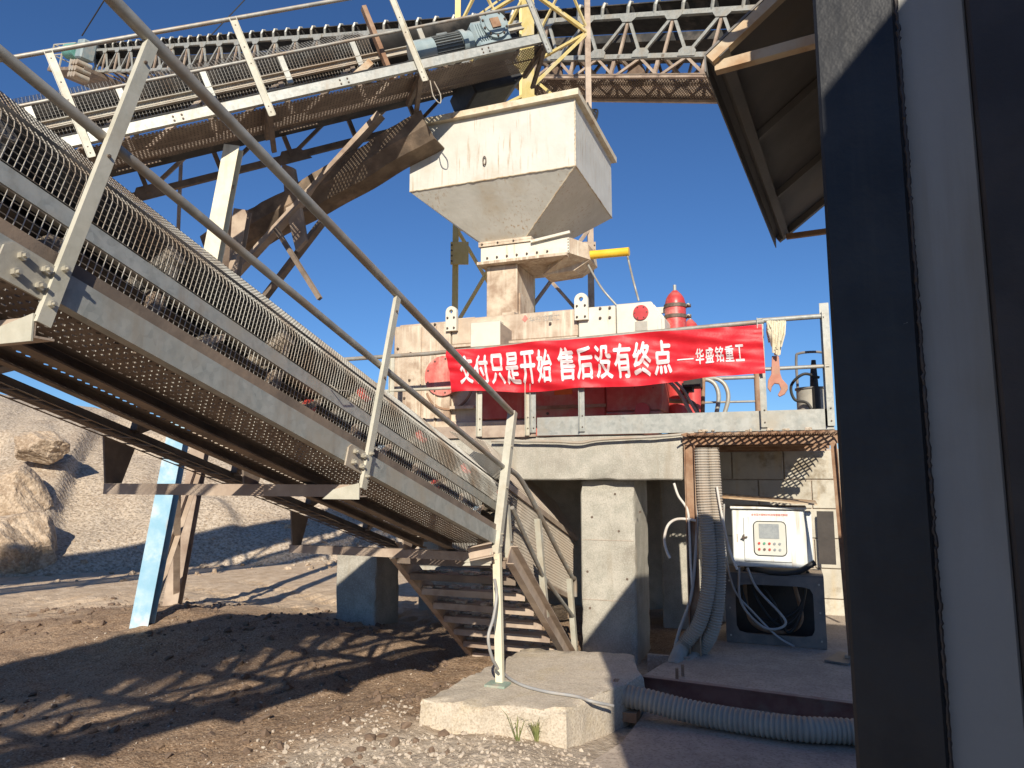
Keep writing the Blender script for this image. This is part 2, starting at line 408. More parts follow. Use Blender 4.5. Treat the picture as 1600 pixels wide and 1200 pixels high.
me.polygons.foreach_set('use_smooth', np.ones(len(ff), bool))
me.update()
dview = -GX * .358 + GY * .934
tan_m = smooth(7.6, 9.6, dview + 1.6 * fbm(GX * .5, GY * .9, 41, 4) + .9 * fbm(GX * .3, GY * 3, 45, 3))
grav = smooth(.45, -.25, np.hypot((GX + 1.75) / 1.25, (GY - 3.55) / .75) - .75 + .9 * fbm(GX * 2, GY * 2, 51, 5))
grav = np.maximum(grav, smooth(-1.75, -1.35, GX + .5 * fbm(GX * 3, GY * 3, 55, 4)) * smooth(7.0, 6.0, GY))
for nm, arr in (('tan', tan_m), ('gravel', grav)):
    a = me.attributes.new(nm, 'FLOAT', 'POINT'); a.data.foreach_set('value', arr.ravel().astype(np.float32))
def soil_mat():
    m = pmat('soil', (.27, .175, .108), (.36, .245, .158), 11, c3=(.42, .295, .195), sc3=.9, th3=.58, rough=.97, bump=1.0, bsc=26, spec=.2, bdist=.025, grain=(70, (.50, .37, .26), .7, (.15, .097, .063)))
    n = m.node_tree.nodes; l = m.node_tree.links
    b = n['Principled BSDF']; src = b.inputs['Base Color'].links[0].from_socket
    def layer(src, attr, ca, cb, sc):
        at_ = n.new('ShaderNodeAttribute'); at_.attribute_name = attr
        no = n.new('ShaderNodeTexNoise'); no.inputs['Scale'].default_value = sc; no.inputs['Detail'].default_value = 8
        g = n.new('ShaderNodeNewGeometry'); l.new(g.outputs['Position'], no.inputs['Vector'])
        mr = n.new('ShaderNodeMapRange'); mr.inputs['From Min'].default_value = .35; mr.inputs['From Max'].default_value = .65; l.new(no.outputs['Fac'], mr.inputs['Value'])
        c = n.new('ShaderNodeMix'); c.data_type = 'RGBA'; l.new(mr.outputs['Result'], c.inputs[0]); c.inputs[6].default_value = (*ca, 1); c.inputs[7].default_value = (*cb, 1)
        x = n.new('ShaderNodeMix'); x.data_type = 'RGBA'; l.new(at_.outputs['Fac'], x.inputs[0]); l.new(src, x.inputs[6]); l.new(c.outputs[2], x.inputs[7])
        return x.outputs[2]
    src = layer(src, 'tan', (.54, .395, .265), (.70, .545, .39), 7)
    src = layer(src, 'gravel', (.36, .29, .22), (.50, .42, .33), 16)
    l.new(src, b.inputs['Base Color'])
    return m
me.materials.append(soil_mat())
go = bpy.data.objects.new('ground', me); COL.objects.link(go); tag(go, kind='structure')

def icos():
    bm = bmesh.new(); bmesh.ops.create_icosphere(bm, subdivisions=1, radius=1)
    v = np.array([q.co[:] for q in bm.verts]); f = [tuple(q.index for q in p.verts) for p in bm.faces]; bm.free()
    return v, f
IV, IF = icos()
def scatter(name, mat, n, pick, smin, smax, label, cat):
    V_, F_ = [], []
    b = 0
    for _ in range(n):
        p = pick()
        if p is None: continue
        s = smin * (smax / smin) ** (random.random() ** 2.2)
        q = Quaternion((random.gauss(0, 1), random.gauss(0, 1), random.gauss(0, 1), random.gauss(0, 1))).normalized().to_matrix()
        v = IV * (1 + .22 * rng.standard_normal((len(IV), 1))) * np.array([1, .8, .55]) * s
        v = v @ np.array(q).T
        v[:, 2] *= .8
        v += np.array([p[0], p[1], float(hgt(p[0], p[1])) + s * .12])
        V_.append(v); F_ += [tuple(b + i for i in f) for f in IF]; b += len(IV)
    m = MB(); m.v = np.concatenate(V_).tolist(); m.f = F_
    o = m.build(name, mat)
    tag(o, label, cat, kind='stuff')
def pick_gravel():
    x = random.uniform(-3.6, -.9); y = random.uniform(2.9, 4.7)
    d = math.hypot((x + 1.75) / 1.25, (y - 3.55) / .75) - .75 + .9 * float(fbm(x * 2, y * 2, 51, 5))
    return (x, y) if d < random.uniform(-.2, .5) else None
def pick_sparse():
    return (random.uniform(-6, -1.6), random.uniform(2.9, 5.8))
def pick_clod():
    x, y = random.uniform(-8.5, -1.8), random.uniform(3.2, 7.4)
    return (x, y) if fbm(x * .9, y * .9, 77, 3) > -.08 else None
scatter('gravel_patch', M['pebble'], 6500, pick_gravel, .005, .024, 'pale crushed gravel strewn in front of the concrete plinth', 'gravel')
scatter('pebble_scatter', M['pebble'], 1500, pick_sparse, .003, .012, 'small pale pebbles scattered over the dark soil', 'pebbles')
scatter('soil_clods', M['clod'], 2200, pick_clod, .008, .05, 'dark crumbly soil clods on the churned ground', 'soil')

# gravel heap behind the conveyors
def heap_z(x, y):
    d = -.69 * (x + 10.2) + .72 * (y - 10.6); e = .72 * (x + 10.2) + .69 * (y - 10.6)
    d = d + .7 * fbm(e * .35, d * .12, 61, 3)
    t = np.minimum(d, (7.5 - e) * .8 + .5)
    z = 5.1 * (1 - np.exp(-np.maximum(t, 0) * .62 / 5.1 * 1.2)) + np.minimum(t, 0) * .4
    z = z + smooth(0, 2, t) * (.28 * fbm(e * .8, d * .35, 63, 4) + .10 * fbm(e * 3.1, d * 1.3, 67, 4))
    z = z - .35 * smooth(.62, .8, vnoise(e * .9, d * .25 + 4, 71)) * smooth(.3, 2, t)
    return z - .08
hx = np.arange(-30, -1, .10); hy = np.arange(4, 28, .10)
HX, HY = np.meshgrid(hx, hy); HZ = heap_z(HX, HY)
keep = HZ > -.35
m = MB(); nx = len(hx); m.v = np.stack([HX.ravel(), HY.ravel(), np.maximum(HZ, -.5).ravel()], 1).tolist()
k4 = keep[:-1, :-1] | keep[1:, :-1] | keep[:-1, 1:] | keep[1:, 1:]
jj, ik = np.nonzero(k4)
m.f = [(int(a), int(a) + 1, int(a) + nx + 1, int(a) + nx) for a in (jj * nx + ik)]
pmat('heap', (.42, .335, .245), (.58, .475, .36), 13, c3=(.42, .325, .235), sc3=1.1, th3=.6, rough=.97, bump=1.0, bsc=9, spec=.2, bdist=.05, grain=(21, (.62, .53, .43), .8, (.24, .185, .14)))
tag(m.build('gravel_heap', M['heap'], smooth=True), 'tall grey brown heap of sand and fine gravel behind the conveyors', 'gravel heap', kind='stuff')

def pick_rubble():
    e = random.uniform(-9, 6); d = random.gauss(.2, .9)
    return (-10.2 + .72 * e - .69 * d, 10.6 + .69 * e + .72 * d)
_h0 = hgt
hgt = lambda x, y: np.maximum(_h0(x, y), heap_z(np.asarray(x, float), np.asarray(y, float)))
scatter('heap_rubble', M['stone'], 420, pick_rubble, .015, .11, 'broken stones lying along the foot of the gravel heap', 'rubble')
hgt = _h0
def boulder(c, r, seed, label):
    bm = bmesh.new(); bmesh.ops.create_icosphere(bm, subdivisions=5, radius=1)
    v = np.array([q.co[:] for q in bm.verts]); f = [tuple(q.index for q in p.verts) for p in bm.faces]; bm.free()
    q = np.random.default_rng(seed)
    for _ in range(34):                                   # planar cuts make facets
        n_ = nrm(q.standard_normal(3)); d_ = q.uniform(.6, .9)
        e = v @ n_ - d_; v = v - np.outer(np.maximum(e, 0) * .97, n_)
    v = v * (1 + .05 * fbm(v[:, 0] * 11 + v[:, 2] * 7, v[:, 1] * 11 + v[:, 2] * 9, seed + 3, 3))[:, None]
    v = v * (1 + .30 * fbm(v[:, 0] * 2.5 + v[:, 2] * 2, v[:, 1] * 2.5 + v[:, 2] * 1.3 + seed, seed, 5, .6))[:, None]
    m = MB(); m.v = (v * np.array(r) + np.array(c)).tolist(); m.f = f
    return single(m, 'boulder', M['stone'], label, 'boulder', 'boulders at the foot of the heap', smooth=False, base=(c[0], c[1], 0))
boulder((-12.95, 8.9, .25), (1.3, .95, 1.05), 4, 'large tan boulder nearest the trestle, lowest of the rock group')
boulder((-14.0, 9.7, 1.05), (1.05, .9, .85), 9, 'tan boulder leaning on top of the larger one')
boulder((-14.5, 10.6, 2.2), (.75, .6, .42), 12, 'smaller boulder highest up the gravel heap at the edge of view')

# ============================================================ CONCRETE: platform on columns, piers, plinth, floors
def chipped(lo, hi, step, seed):
    """cast block: faces slightly wavy, arrises rounded and chipped"""
    lo, hi = np.array(lo, float), np.array(hi, float); q = np.random.default_rng(seed)
    bm = bmesh.new(); bmesh.ops.create_cube(bm, size=1.0)
    for v in bm.verts: v.co = Vector(tuple((lo + hi) / 2 + np.array(v.co[:]) * (hi - lo)))
    bmesh.ops.bevel(bm, geom=list(bm.edges), offset=.012, segments=1, affect='EDGES')
    for _ in range(7):
        es = [e for e in bm.edges if e.calc_length() > step * 2]
        if not es or len(bm.verts) > 9000: break
        bmesh.ops.subdivide_edges(bm, edges=es, cuts=1, use_grid_fill=True)
    bmesh.ops.triangulate(bm, faces=bm.faces)
    v = np.array([x.co[:] for x in bm.verts]); f = [tuple(x.index for x in p.verts) for p in bm.faces]; bm.free()
    c = (lo + hi) / 2; d = np.minimum(v - lo, hi - v)
    near = np.sort(d, axis=1)[:, 1] < .02                      # close to an arris
    nz = fbm(v[:, 0] * 9 + v[:, 2] * 5, v[:, 1] * 9 + v[:, 2] * 8, seed * 7, 3)
    inw = np.sign(c - v) * (d < .015)
    v = v + inw * (.003 * nz + np.where(near, np.maximum(nz, 0) * .045, 0))[:, None]
    m = MB(); m.v = v.tolist(); m.f = f
    return m
plat = thing('concrete_platform', 'raised concrete slab on a square column carrying the crusher', 'platform', (-2.5, 7.5, 0))
chipped((-4.45, 6.3, 1.57), (-.86, 9.4, 1.97), .07, 1).build('slab', M['concrete'], plat, smooth=True)
colm = chipped((-1.80, 6.42, -.1), (-1.31, 7.05, 1.572), .04, 2).build('column', M['concrete'], plat, smooth=True)
for px_, py_ in ((885, 808), (921, 772), (878, 893), (927, 830), (882, 950), (940, 905), (960, 800)):
    q_ = at(px_ + 40, py_, 'Y', 6.42); MB().cyl(q_ + V(0, .004, 0), q_ + V(0, -.003, 0), .011, 10).build('tie_hole', M['boltdark'], colm)
for zz_ in (.52, 1.04): MB().box((-1.555, 6.4185, zz_), (.47, .004, .006)).build('board_seam', M['floorconc'], colm)
MB().span((-1.35, 8.0, -.1), (-.95, 8.6, 1.572)).build('column', M['concrete'], plat, bevel=.02)
MB().span((-4.4, 8.2, -.1), (-3.9, 8.8, 1.572)).build('column', M['concrete'], plat, bevel=.02)
MB().span((-4.45, 9.2, -.1), (-.86, 9.35, 1.572)).build('back_wall', M['concrete'], plat)
single(chipped((-4.68, 6.85, -.15), (-4.18, 7.35, .79), .05, 3), 'concrete_pier', M['concrete'], 'short square concrete pier standing beside the conveyor tail', 'pier', smooth=True)
single(MB().span((-3.95, 7.75, -.15), (-3.35, 8.3, .55)), 'concrete_pier', M['concrete'], 'low concrete pier under the slab behind the stairs', 'pier', bevel=.02)

# plinth: a rough cast block
def rough_block(poly, z0, z1, seed, amp=.012, step=.06):
    """slab with an uneven cast outline and a slightly wavy top"""
    pts = []
    n = len(poly)
    for i in range(n):
        a, b = np.array(poly[i], float), np.array(poly[(i + 1) % n], float)
        k = max(2, int(np.linalg.norm(b - a) / step))
        for t in range(k):
            pts.append(a + (b - a) * t / k)
    pts = np.array(pts); c = pts.mean(0)
    q = np.random.default_rng(seed)
    prof = [(z0, 1.0), (z0 * .4 + z1 * .6, 1.0), (z1 - .03, .998), (z1 - .008, .985), (z1, .965), (z1, .80), (z1, .5), (z1, .2)]
    rows = []
    for z, s in prof:
        d = (pts - c) * s
        nr = 1 + amp * q.standard_normal(len(pts))[:, None] * (1 if s > .9 else 0)
        zz = z + .006 * q.standard_normal(len(pts)) * (1 if s > .9 else 0)
        rows.append(np.c_[c + d * nr, zz])
    N = len(pts); m = MB(); m.v = [tuple(p) for r in rows for p in r] + [(c[0], c[1], z1)]
    for i in range(len(rows) - 1):
        m.f += [(i * N + k, i * N + (k + 1) % N, (i + 1) * N + (k + 1) % N, (i + 1) * N + k) for k in range(N)]
    L = (len(rows) - 1) * N
    m.f += [(L + k, L + (k + 1) % N, len(m.v) - 1) for k in range(N)]
    return m
plinth_poly = [(-2.17, 4.08), (-1.29, 4.24), (-1.02, 5.15), (-1.2, 5.75), (-2.05, 5.6)]
single(rough_block(plinth_poly, -.1, .25, 5), 'concrete_plinth', M['concrete_old'], 'low rough concrete plinth under the handrail pole, weeds at its foot', 'plinth', smooth=True)

apron = MB().plate([(-.95, 1.2, -.03), (2.4, 1.2, -.03), (2.4, 6.4, -.03), (-1.02, 6.4, -.03), (-1.0, 5.0, -.03), (-1.02, 4.5, -.03), (-1.22, 3.75, -.03), (-1.05, 3.0, -.03)], (0, 0, .055))
tag(apron.build('concrete_apron', M['floorconc']), kind='structure')
flr = MB().plate([(-1.10, 5.53, -.02), (2.2, 5.18, -.02), (2.2, 8.9, -.02), (-.5, 8.9, -.02), (-.88, 6.6, -.02)], (0, 0, .165))
fo = flr.build('shelter_floor', M['floorconc'], bevel=.004); tag(fo, kind='structure')
single(MB().channel((-1.16, 5.515, .085), (2.2, 5.16, .085), .05, .15, up=(0, 0, 1), fl=1), 'edging_beam', M['redbeam'], 'dark red steel channel edging the concrete floor', 'beam')

# ============================================================ CRUSHER on the platform
FY = 6.75                                                  # its front face
crs = thing('roller_crusher', 'dusty beige and red roller crusher on the concrete platform behind the banner', 'crusher', (-2.5, 7.6, 1.97))
def cx(px, py, y=FY): return at(px, py, 'Y', y)
XL, XR, ZB, ZT = -3.93, -1.08, 1.99, 3.24
MB().span((XL, FY + .04, ZB), (-1.90, 8.5, ZT)).build('housing', M['machine'], crs, bevel=.015)
MB().plate([(-1.89, FY + .04, ZB + .25), (-1.20, FY + .04, ZB + .25), (XR + .02, FY + .04, ZT - .55), (XR + .02, FY + .04, ZT - .14), (XR - .08, FY + .04, ZT), (-1.89, FY + .04, ZT)], (0, 1.7, 0)).build('end_housing', M['machinewhite'], crs, bevel=.012)
MB().span((XL - .02, FY - .02, ZB), (-3.28, FY + .038, ZT - .03)).build('side_plate', M['machine'], crs, bevel=.01)
MB().span((-3.27, FY, ZT - .27), (-1.90, FY + .038, ZT + .004)).build('front_plate', M['machine'], crs, bevel=.01)
MB().span((-1.89, FY - .01, ZT - .3), (-1.52, FY + .037, ZT + .006)).build('front_plate', M['machinewhite'], crs, bevel=.01)
MB().plate([(-1.51, FY - .012, ZT - .36), (XR, FY - .012, ZT - .36), (XR, FY - .012, ZT - .16), (XR - .09, FY - .012, ZT + .012), (-1.51, FY - .012, ZT + .012)], (0, .049, 0)).build('front_plate', M['machinewhite'], crs, bevel=.008)
# red lower bodies
MB().plate([(-1.62, FY - .03, ZB + .22), (-1.10, FY - .03, ZB + .22), (-1.07, FY - .03, ZB + .62), (-1.62, FY - .03, ZB + .62)], (0, .5, 0)).build('bearing_block', M['machinered'], crs, bevel=.012)
MB().plate([(-1.62, FY - .05, ZB), (-1.18, FY - .05, ZB), (-1.10, FY - .05, ZB + .215), (-1.62, FY - .05, ZB + .215)], (0, .45, 0)).build('bearing_foot', M['machinered'], crs, bevel=.012)
MB().span((-2.35, FY - .01, ZB), (-1.63, FY + .3, ZB + .60)).build('drive_panel', M['machinered'], crs, bevel=.012)
MB().span((-3.26, FY - .03, ZB + .02), (-2.36, FY + .3, ZB + .17)).build('base_rail', M['machine'], crs, bevel=.01)
MB().span((-2.98, FY - .02, ZB + .18), (-2.36, FY + .3, ZB + .58)).build('drive_panel', M['machinered'], crs, bevel=.012)
for xx_ in (-3.62, -3.45): MB().span((xx_, FY - .035, ZB + .05), (xx_ + .012, FY - .02, ZT - .06)).build('stiffener', M['machine'], crs)
for xx_ in (-2.28, -2.1, -1.95, -1.75): bolt(crs, (xx_, FY - .012, ZB + .1), (0, -1, 0), .016, .014, M['machinered'])
for xx_ in (-2.9, -2.75, -2.6, -2.45): bolt(crs, (xx_, FY - .022, ZB + .5), (0, -1, 0), .014, .012, M['machinered'])
MB().span((-3.27, FY - .025, ZT - .30), (-1.9, FY + .03, ZT - .275)).build('ledge', M['machine'], crs)
MB().span((-2.15, FY - .014, ZB + .40), (-1.95, FY + .1, ZB + .58)).build('guard_plate', M['orange'], crs, bevel=.01)
MB().span((-2.35, FY - .04, ZB + .27), (-1.62, FY - .012, ZB + .30)).build('pipe_rail', M['rust'], crs)
MB().span((-3.26, FY - .05, ZB + .30), (-2.99, FY + .03, ZB + .33)).build('ledge', M['machine'], crs)
c_ = cx(695, 588); rd = .21
MB().cyl(c_ + V(0, .0, 0), c_ + V(0, -.05, 0), rd, 40).build('cover_disc', M['discred'], crs, smooth=True)
ring = MB()
for k in range(30):
    a0, a1 = R(200 + k * 5.0), R(205 + k * 5.0); c2 = c_ + V(.06, -.022, -.08)
    ring.bar(c2 + V(math.cos(a0), 0, math.sin(a0)) * .27, c2 + V(math.cos(a1), 0, math.sin(a1)) * .27, .02, .02, (0, 1, 0))
ring.build('cover_ring', M['rust'], crs)
for a in range(0, 360, 40):
    bolt(crs, c_ + V(math.cos(R(a)) * .18, -.05, math.sin(R(a)) * .18), (0, -1, 0), .009, .008, M['boltdark'])
c_ = cx(1002, 489); MB().cyl(c_ + V(0, .03, 0), c_ + V(0, -.03, 0), .072, 32).build('cover_disc', M['tankred'], crs, smooth=True)
for a in range(0, 360, 60): bolt(crs, c_ + V(math.cos(R(a)) * .058, -.03, math.sin(R(a)) * .058), (0, -1, 0), .006, .006, M['boltdark'])
c_ = cx(1004, 641, FY - .05); MB().cyl(c_ + V(0, .02, 0), c_ + V(0, -.02, 0), .07, 28).build('cover_disc', M['tankred'], crs, smooth=True)
MB().span(cx(992, 503, FY - .016) , cx(1012, 516, FY - .008)).build('name_plate', M['galv_dusty'], crs)
# cover box and its latch
a, b = cx(735, 504, FY - .1), cx(781, 540, FY - .1)
MB().span((a[0], FY - .1, b[2]), (b[0], FY + .02, a[2])).build('junction_box', M['machinewhite'], crs, bevel=.008)
MB().plate([(b[0] + .002, FY - .09, a[2] - .02), (b[0] + .09, FY, a[2] - .10), (b[0] + .09, FY, b[2]), (b[0] + .002, FY - .09, b[2])], (0, .01, 0)).build('box_bracket', M['darksteel'], crs)
# lifting lugs, rounded heads with an eye
def lug(px, py, pw):
    p = cx(px, py, FY - .05); w = pw / 2
    out = [(p[0] - w, p[2] - .17), (p[0] + w, p[2] - .17), (p[0] + w, p[2] + .03)] + [(p[0] + w * math.cos(R(t)), p[2] + .03 + w * math.sin(R(t))) for t in range(15, 180, 15)] + [(p[0] - w, p[2] + .03)]
    n = len(out); hole = []
    m = MB(); hr = w * .36; hc = (p[0], p[2] + .035)
    ang = [math.atan2(q[1] - hc[1], q[0] - hc[0]) for q in out]
    inn = [(hc[0] + hr * math.cos(t), hc[1] + hr * math.sin(t)) for t in ang]
    y0, y1 = FY - .055, FY - .012
    vs_ = [(x, y0, z) for x, z in out] + [(x, y0, z) for x, z in inn] + [(x, y1, z) for x, z in out] + [(x, y1, z) for x, z in inn]
    fs_ = []
    for i in range(n):
        j = (i + 1) % n
        fs_ += [(i, j, n + j, n + i), (2 * n + i, 3 * n + i, 3 * n + j, 2 * n + j), (i, 2 * n + i, 2 * n + j, j), (n + i, n + j, 3 * n + j, 3 * n + i)]
    m.add(vs_, fs_)
    o = m.build('lifting_lug', M['machinewhite'], crs)
    for dx in (-.6, .6):
        for dz in (-.03, -.14): bolt(o, (p[0] + dx * w, y0, p[2] + dz), (0, -1, 0), .011, .012, M['boltdark'])
lug(705, 492, .125); lug(908, 473, .135)
for px, py in ((622, 545), (642, 552), (640, 594), (632, 622), (640, 640), (668, 505), (680, 507), (663, 655), (681, 655), (700, 654), (938, 482), (953, 481), (938, 497), (953, 496), (992, 606), (1021, 606), (860, 505), (612, 600), (856, 646)):
    bolt(crs, cx(px, py, FY - .022 if px < 720 else FY - .012), (0, -1, 0), .014, .012, M['boltdark'])
# faded maker's lettering
def text_mesh(body, size, off=0.0, xs=1.0):
    cu = bpy.data.curves.new('lettering', 'FONT'); cu.body = body; cu.size = size; cu.offset = off; cu.align_x = 'LEFT'
    o = bpy.data.objects.new('lettering', cu); COL.objects.link(o)
    bpy.context.view_layer.update()
    me = bpy.data.meshes.new_from_object(o.evaluated_get(bpy.context.evaluated_depsgraph_get()))
    bpy.data.objects.remove(o)
    bm = bmesh.new(); bm.from_mesh(me); bmesh.ops.triangulate(bm, faces=bm.faces)
    for _ in range(2):
        es = [e for e in bm.edges if e.calc_length() > size * .22]
        if es: bmesh.ops.subdivide_edges(bm, edges=es, cuts=1); bmesh.ops.triangulate(bm, faces=bm.faces)
    v = np.array([q.co[:] for q in bm.verts]); f = [tuple(q.index for q in p.verts) for p in bm.faces]; bm.free()
    v[:, 0] *= xs
    return v, f
def flat_text(body, p0, height, length, mat, name, parent, y):
    v, f = text_mesh(body, 1.0, .01)
    v[:, 0] = (v[:, 0] - v[:, 0].min()) / (v[:, 0].max() - v[:, 0].min()) * length
    v[:, 1] = (v[:, 1] - v[:, 1].min()) / (v[:, 1].max() - v[:, 1].min()) * height
    m = MB(); m.v = [(p0[0] + a, y, p0[2] + b) for a, b, c in v]; m.f = f
    return m.build(name, mat, parent)
p = cx(827, 504, FY - .004); flat_text('华盛铭重工', p, .065, .32, M['print_grey'], 'lettering', crs, FY - .003)
p = cx(816, 504, FY - .004); MB().plate([(p[0], FY - .004, p[2] + .03), (p[0] + .03, FY - .004, p[2]), (p[0] + .06, FY - .004, p[2] + .04), (p[0] + .03, FY - .004, p[2] + .08)], (0, .003, 0)).build('emblem', M['print_red'], crs)

# accumulators: red bottles in clamps at the crusher's end
def accumulator(px, ptop, y, r, zb, label):
    p = at(px, ptop, 'Y', y)
    t = thing('accumulator', label, 'accumulator', (p[0], y, zb), 'red accumulators at the end of the crusher')
    zt = p[2]
    prof = [(zb, r), (zt - .26, r), (zt - .20, r * .97), (zt - .15, r * .85), (zt - .11, r * .62), (zt - .075, r * .3), (zt - .07, r * .26)]
    m = MB(); m.tube([(p[0], y, z) for z, _ in prof], r, 28, radii=[q for _, q in prof]); m.build('bottle', M['tankred'], t, smooth=True)
    MB().cyl((p[0], y, zt - .08), (p[0], y, zt - .01), r * .16, 12).build('valve', M['galv'], t, smooth=True)
    for zz in (zt - .25, zt - .36):
        if zz < zb: continue
        cl = MB(); cl.cyl((p[0], y, zz), (p[0], y, zz + .035), r * 1.08, 28); o = cl.build('clamp', M['boltdark'], t, smooth=True)
        MB().span((p[0] + r, y - .03, zz + .004), (p[0] + r * 1.45, y + .03, zz + .03)).build('clamp_ear', M['boltdark'], o)
        bolt(o, (p[0] + r * 1.3, y - .03, zz + .018), (0, -1, 0), .012, .03)
    MB().span((p[0] - r * 2.2, y + .02, zt - .28), (p[0] - r, y + .06, zt - .22)).build('bracket', M['machinewhite'], t)
accumulator(1054, 444, 7.25, .105, 2.0, 'red accumulator bottle in a black clamp beside the crusher, the taller one')
accumulator(1078, 490, 8.1, .10, 2.0, 'second red accumulator behind the taller one, only its domed top above the banner')

# hydraulic lines and pipes at the end of the crusher
def pipe_thing(name, ctrl, r, mat, label, cat, n=10, group=None):
    m = MB(); m.tube(curve_pts(ctrl, 10), r, n); return single(m, name, M[mat], label, cat, group, smooth=True)
def pxs(pts, y): return [at(a, b, 'Y', y) for a, b in pts]
pipe_thing('hydraulic_pipe', pxs([(1046, 626), (1056, 627), (1078, 628), (1087, 636), (1091, 650)], 6.9), .022, 'rust', 'bent brown hydraulic pipe by the red bearing foot', 'pipe')
pipe_thing('hydraulic_hose', pxs([(1046, 596), (1060, 612), (1072, 632), (1082, 650)], 6.8), .018, 'galv_dusty', 'pale hose sloping down beside the red bearing block', 'hose')
pipe_thing('hydraulic_hose', pxs([(1053, 594), (1068, 610), (1080, 630), (1092, 650)], 6.8), .014, 'galv_dusty', 'thin pale hose next to the sloping one below the banner', 'hose')
pipe_thing('pipe_riser', [at(1099, 590, 'Y', 7.2), at(1098, 650, 'Y', 7.2)], .02, 'rust', 'straight brown vertical pipe below the banner', 'pipe')
MB_ = MB(); MB_.box(at(1083, 598, 'Y', 7.1), (.16, .2, .1)); MB_.box(at(1075, 606, 'Y', 7.1), (.1, .14, .08)); MB_.bar(at(1075, 606, 'Y', 7.1), at(1070, 618, 'Y', 7.1), .04, .05)
single(MB_, 'valve_block', M['rubber'], 'black hydraulic valve block under the banner edge', 'valve')
pipe_thing('hoop_pipe', pxs([(1098, 593), (1108, 594), (1118, 602), (1123, 620), (1119, 650)], 7.3), .022, 'galv', 'galvanised hoop of pipe nearest the brown riser', 'pipe')
pipe_thing('hoop_pipe', pxs([(1103, 592), (1120, 592), (1133, 602), (1138, 622), (1131, 650)], 7.6), .022, 'galv', 'taller galvanised hoop of pipe behind the first hoop', 'pipe')

# ============================================================ HOPPER, gate and chute over the crusher
HX0, HX1, HY0, HY1 = -4.06, -2.03, 7.2, 8.92
hop = thing('hopper', 'large cream steel hopper with tapered bottom above the crusher', 'hopper', (-3.05, 8.05, 4.2))
zt, zm, zb = 5.76, 4.935, 4.38
bx0, bx1, by0, by1 = -3.35, -2.80, 7.72, 8.40
m = MB(); t = .008
P = lambda x0, x1, y0, y1, z: [V(x0, y0, z), V(x1, y0, z), V(x1, y1, z), V(x0, y1, z)]
a, b, c = P(HX0, HX1, HY0, HY1, zt), P(HX0, HX1, HY0, HY1, zm), P(bx0, bx1, by0, by1, zb)
ai, bi, ci = P(HX0 + t, HX1 - t, HY0 + t, HY1 - t, zt), P(HX0 + t, HX1 - t, HY0 + t, HY1 - t, zm + .003), P(bx0 + t, bx1 - t, by0 + t, by1 - t, zb)
m.add(a + b + bi + ai, [(i, (i + 1) % 4, 4 + (i + 1) % 4, 4 + i) for i in range(4)] + [(8 + i, 12 + i, 12 + (i + 1) % 4, 8 + (i + 1) % 4) for i in range(4)])
m.build('side_walls', M['hopper'], hop)
m = MB(); m.add(b + c + ci + bi, [(i, (i + 1) % 4, 4 + (i + 1) % 4, 4 + i) for i in range(4)] + [(8 + i, 12 + i, 12 + (i + 1) % 4, 8 + (i + 1) % 4) for i in range(4)])
m.build('tapered_bottom', M['hopper'], hop)
rim = MB()
rim.span((HX0 - .06, HY0 - .07, zt - .05), (HX1 + .06, HY0 + .0, zt + .02)); rim.span((HX0 - .06, HY1, zt - .05), (HX1 + .06, HY1 + .07, zt + .02))
rim.span((HX0 - .06, HY0 + .001, zt - .051), (HX0, HY1 - .001, zt + .019)); rim.span((HX1, HY0 + .001, zt - .051), (HX1 + .06, HY1 - .001, zt + .019))
rim.build('rim', M['hopperrim'], hop)
for a_, b_ in ((V(HX1, HY0, zm), V(HX1, HY0, zt - .05)), (V(HX0, HY0, zm), V(HX1, HY0, zm)), (V(HX1, HY0, zm), V(HX1, HY1, zm)), (V(HX1, HY0, zm), V(bx1, by0, zb))):
    pts_ = [a_ + (b_ - a_) * t_ + V(*(rng.standard_normal(3) * .0015)) for t_ in np.linspace(0, 1, 60)]
    mb_ = MB(); mb_.tube(pts_, .007, 6, radii=list(.006 + .003 * rng.random(60))); mb_.build('weld_bead', M['hopperrim'], hop, smooth=True)
lp = at(758, 252, 'Y', HY0)
m = MB(); m.tube([lp + V(.018 * math.cos(R(k)), -.02, .05 * math.sin(R(k))) for k in range(0, 361, 24)], .007, 6, caps=False); m.build('lifting_eye', M['boltdark'], hop, smooth=True)
gate = thing('slide_gate', 'white bolted slide gate with yellow cylinder under the hopper', 'gate', (-2.7, 7.6, 3.95))
gx0, gx1, gy0, gy1, gz0, gz1 = -3.37, -2.25, 7.66, 8.45, 4.13, 4.315
MB().span((gx0 + .02, gy0 + .02, gz0), (gx1, gy1, gz1)).build('gate_body', M['machinewhite'], gate, bevel=.006)
m = MB(); m.span((gx0, gy0, gz1 + .002), (bx1 + .1, gy1 + .02, gz1 + .03)); m.span((gx0, gy0, gz1 + .033), (bx1 + .1, gy1 + .02, gz1 + .06)); m.build('top_flange', M['machine'], gate)
MB().span((gx0 - .01, gy0 - .02, gz0 - .035), (gx1 - .02, gy1, gz0 - .002)).build('bottom_flange', M['machine'], gate)
MB().bar((bx1 + .1, gy0 - .012, gz1 - .012), (gx1 + .02, gy0 - .012, gz1 + .045), .03, .03).build('lid_lip', M['machinewhite'], gate)
MB().plate([(gx1 + .003, gy0 + .03, gz1), (gx1 + .16, gy0 + .25, gz1 - .03), (gx1 + .17, gy0 + .3, gz0 - .02), (gx1 - .02, gy0 + .3, gz0 - .13), (gx1 - .42, gy0 + .3, gz0 - .15), (gx1 - .35, gy0 + .3, gz0 - .04), (gx1 + .003, gy0 + .03, gz0)], (0, .35, 0)).build('end_box', M['machine'], gate, bevel=.004)
for k in range(7): bolt(gate, (gx0 + .11 + k * .125, gy0 + .018, gz0 + .045), (0, -1, 0), .013, .014, M['boltdark'])
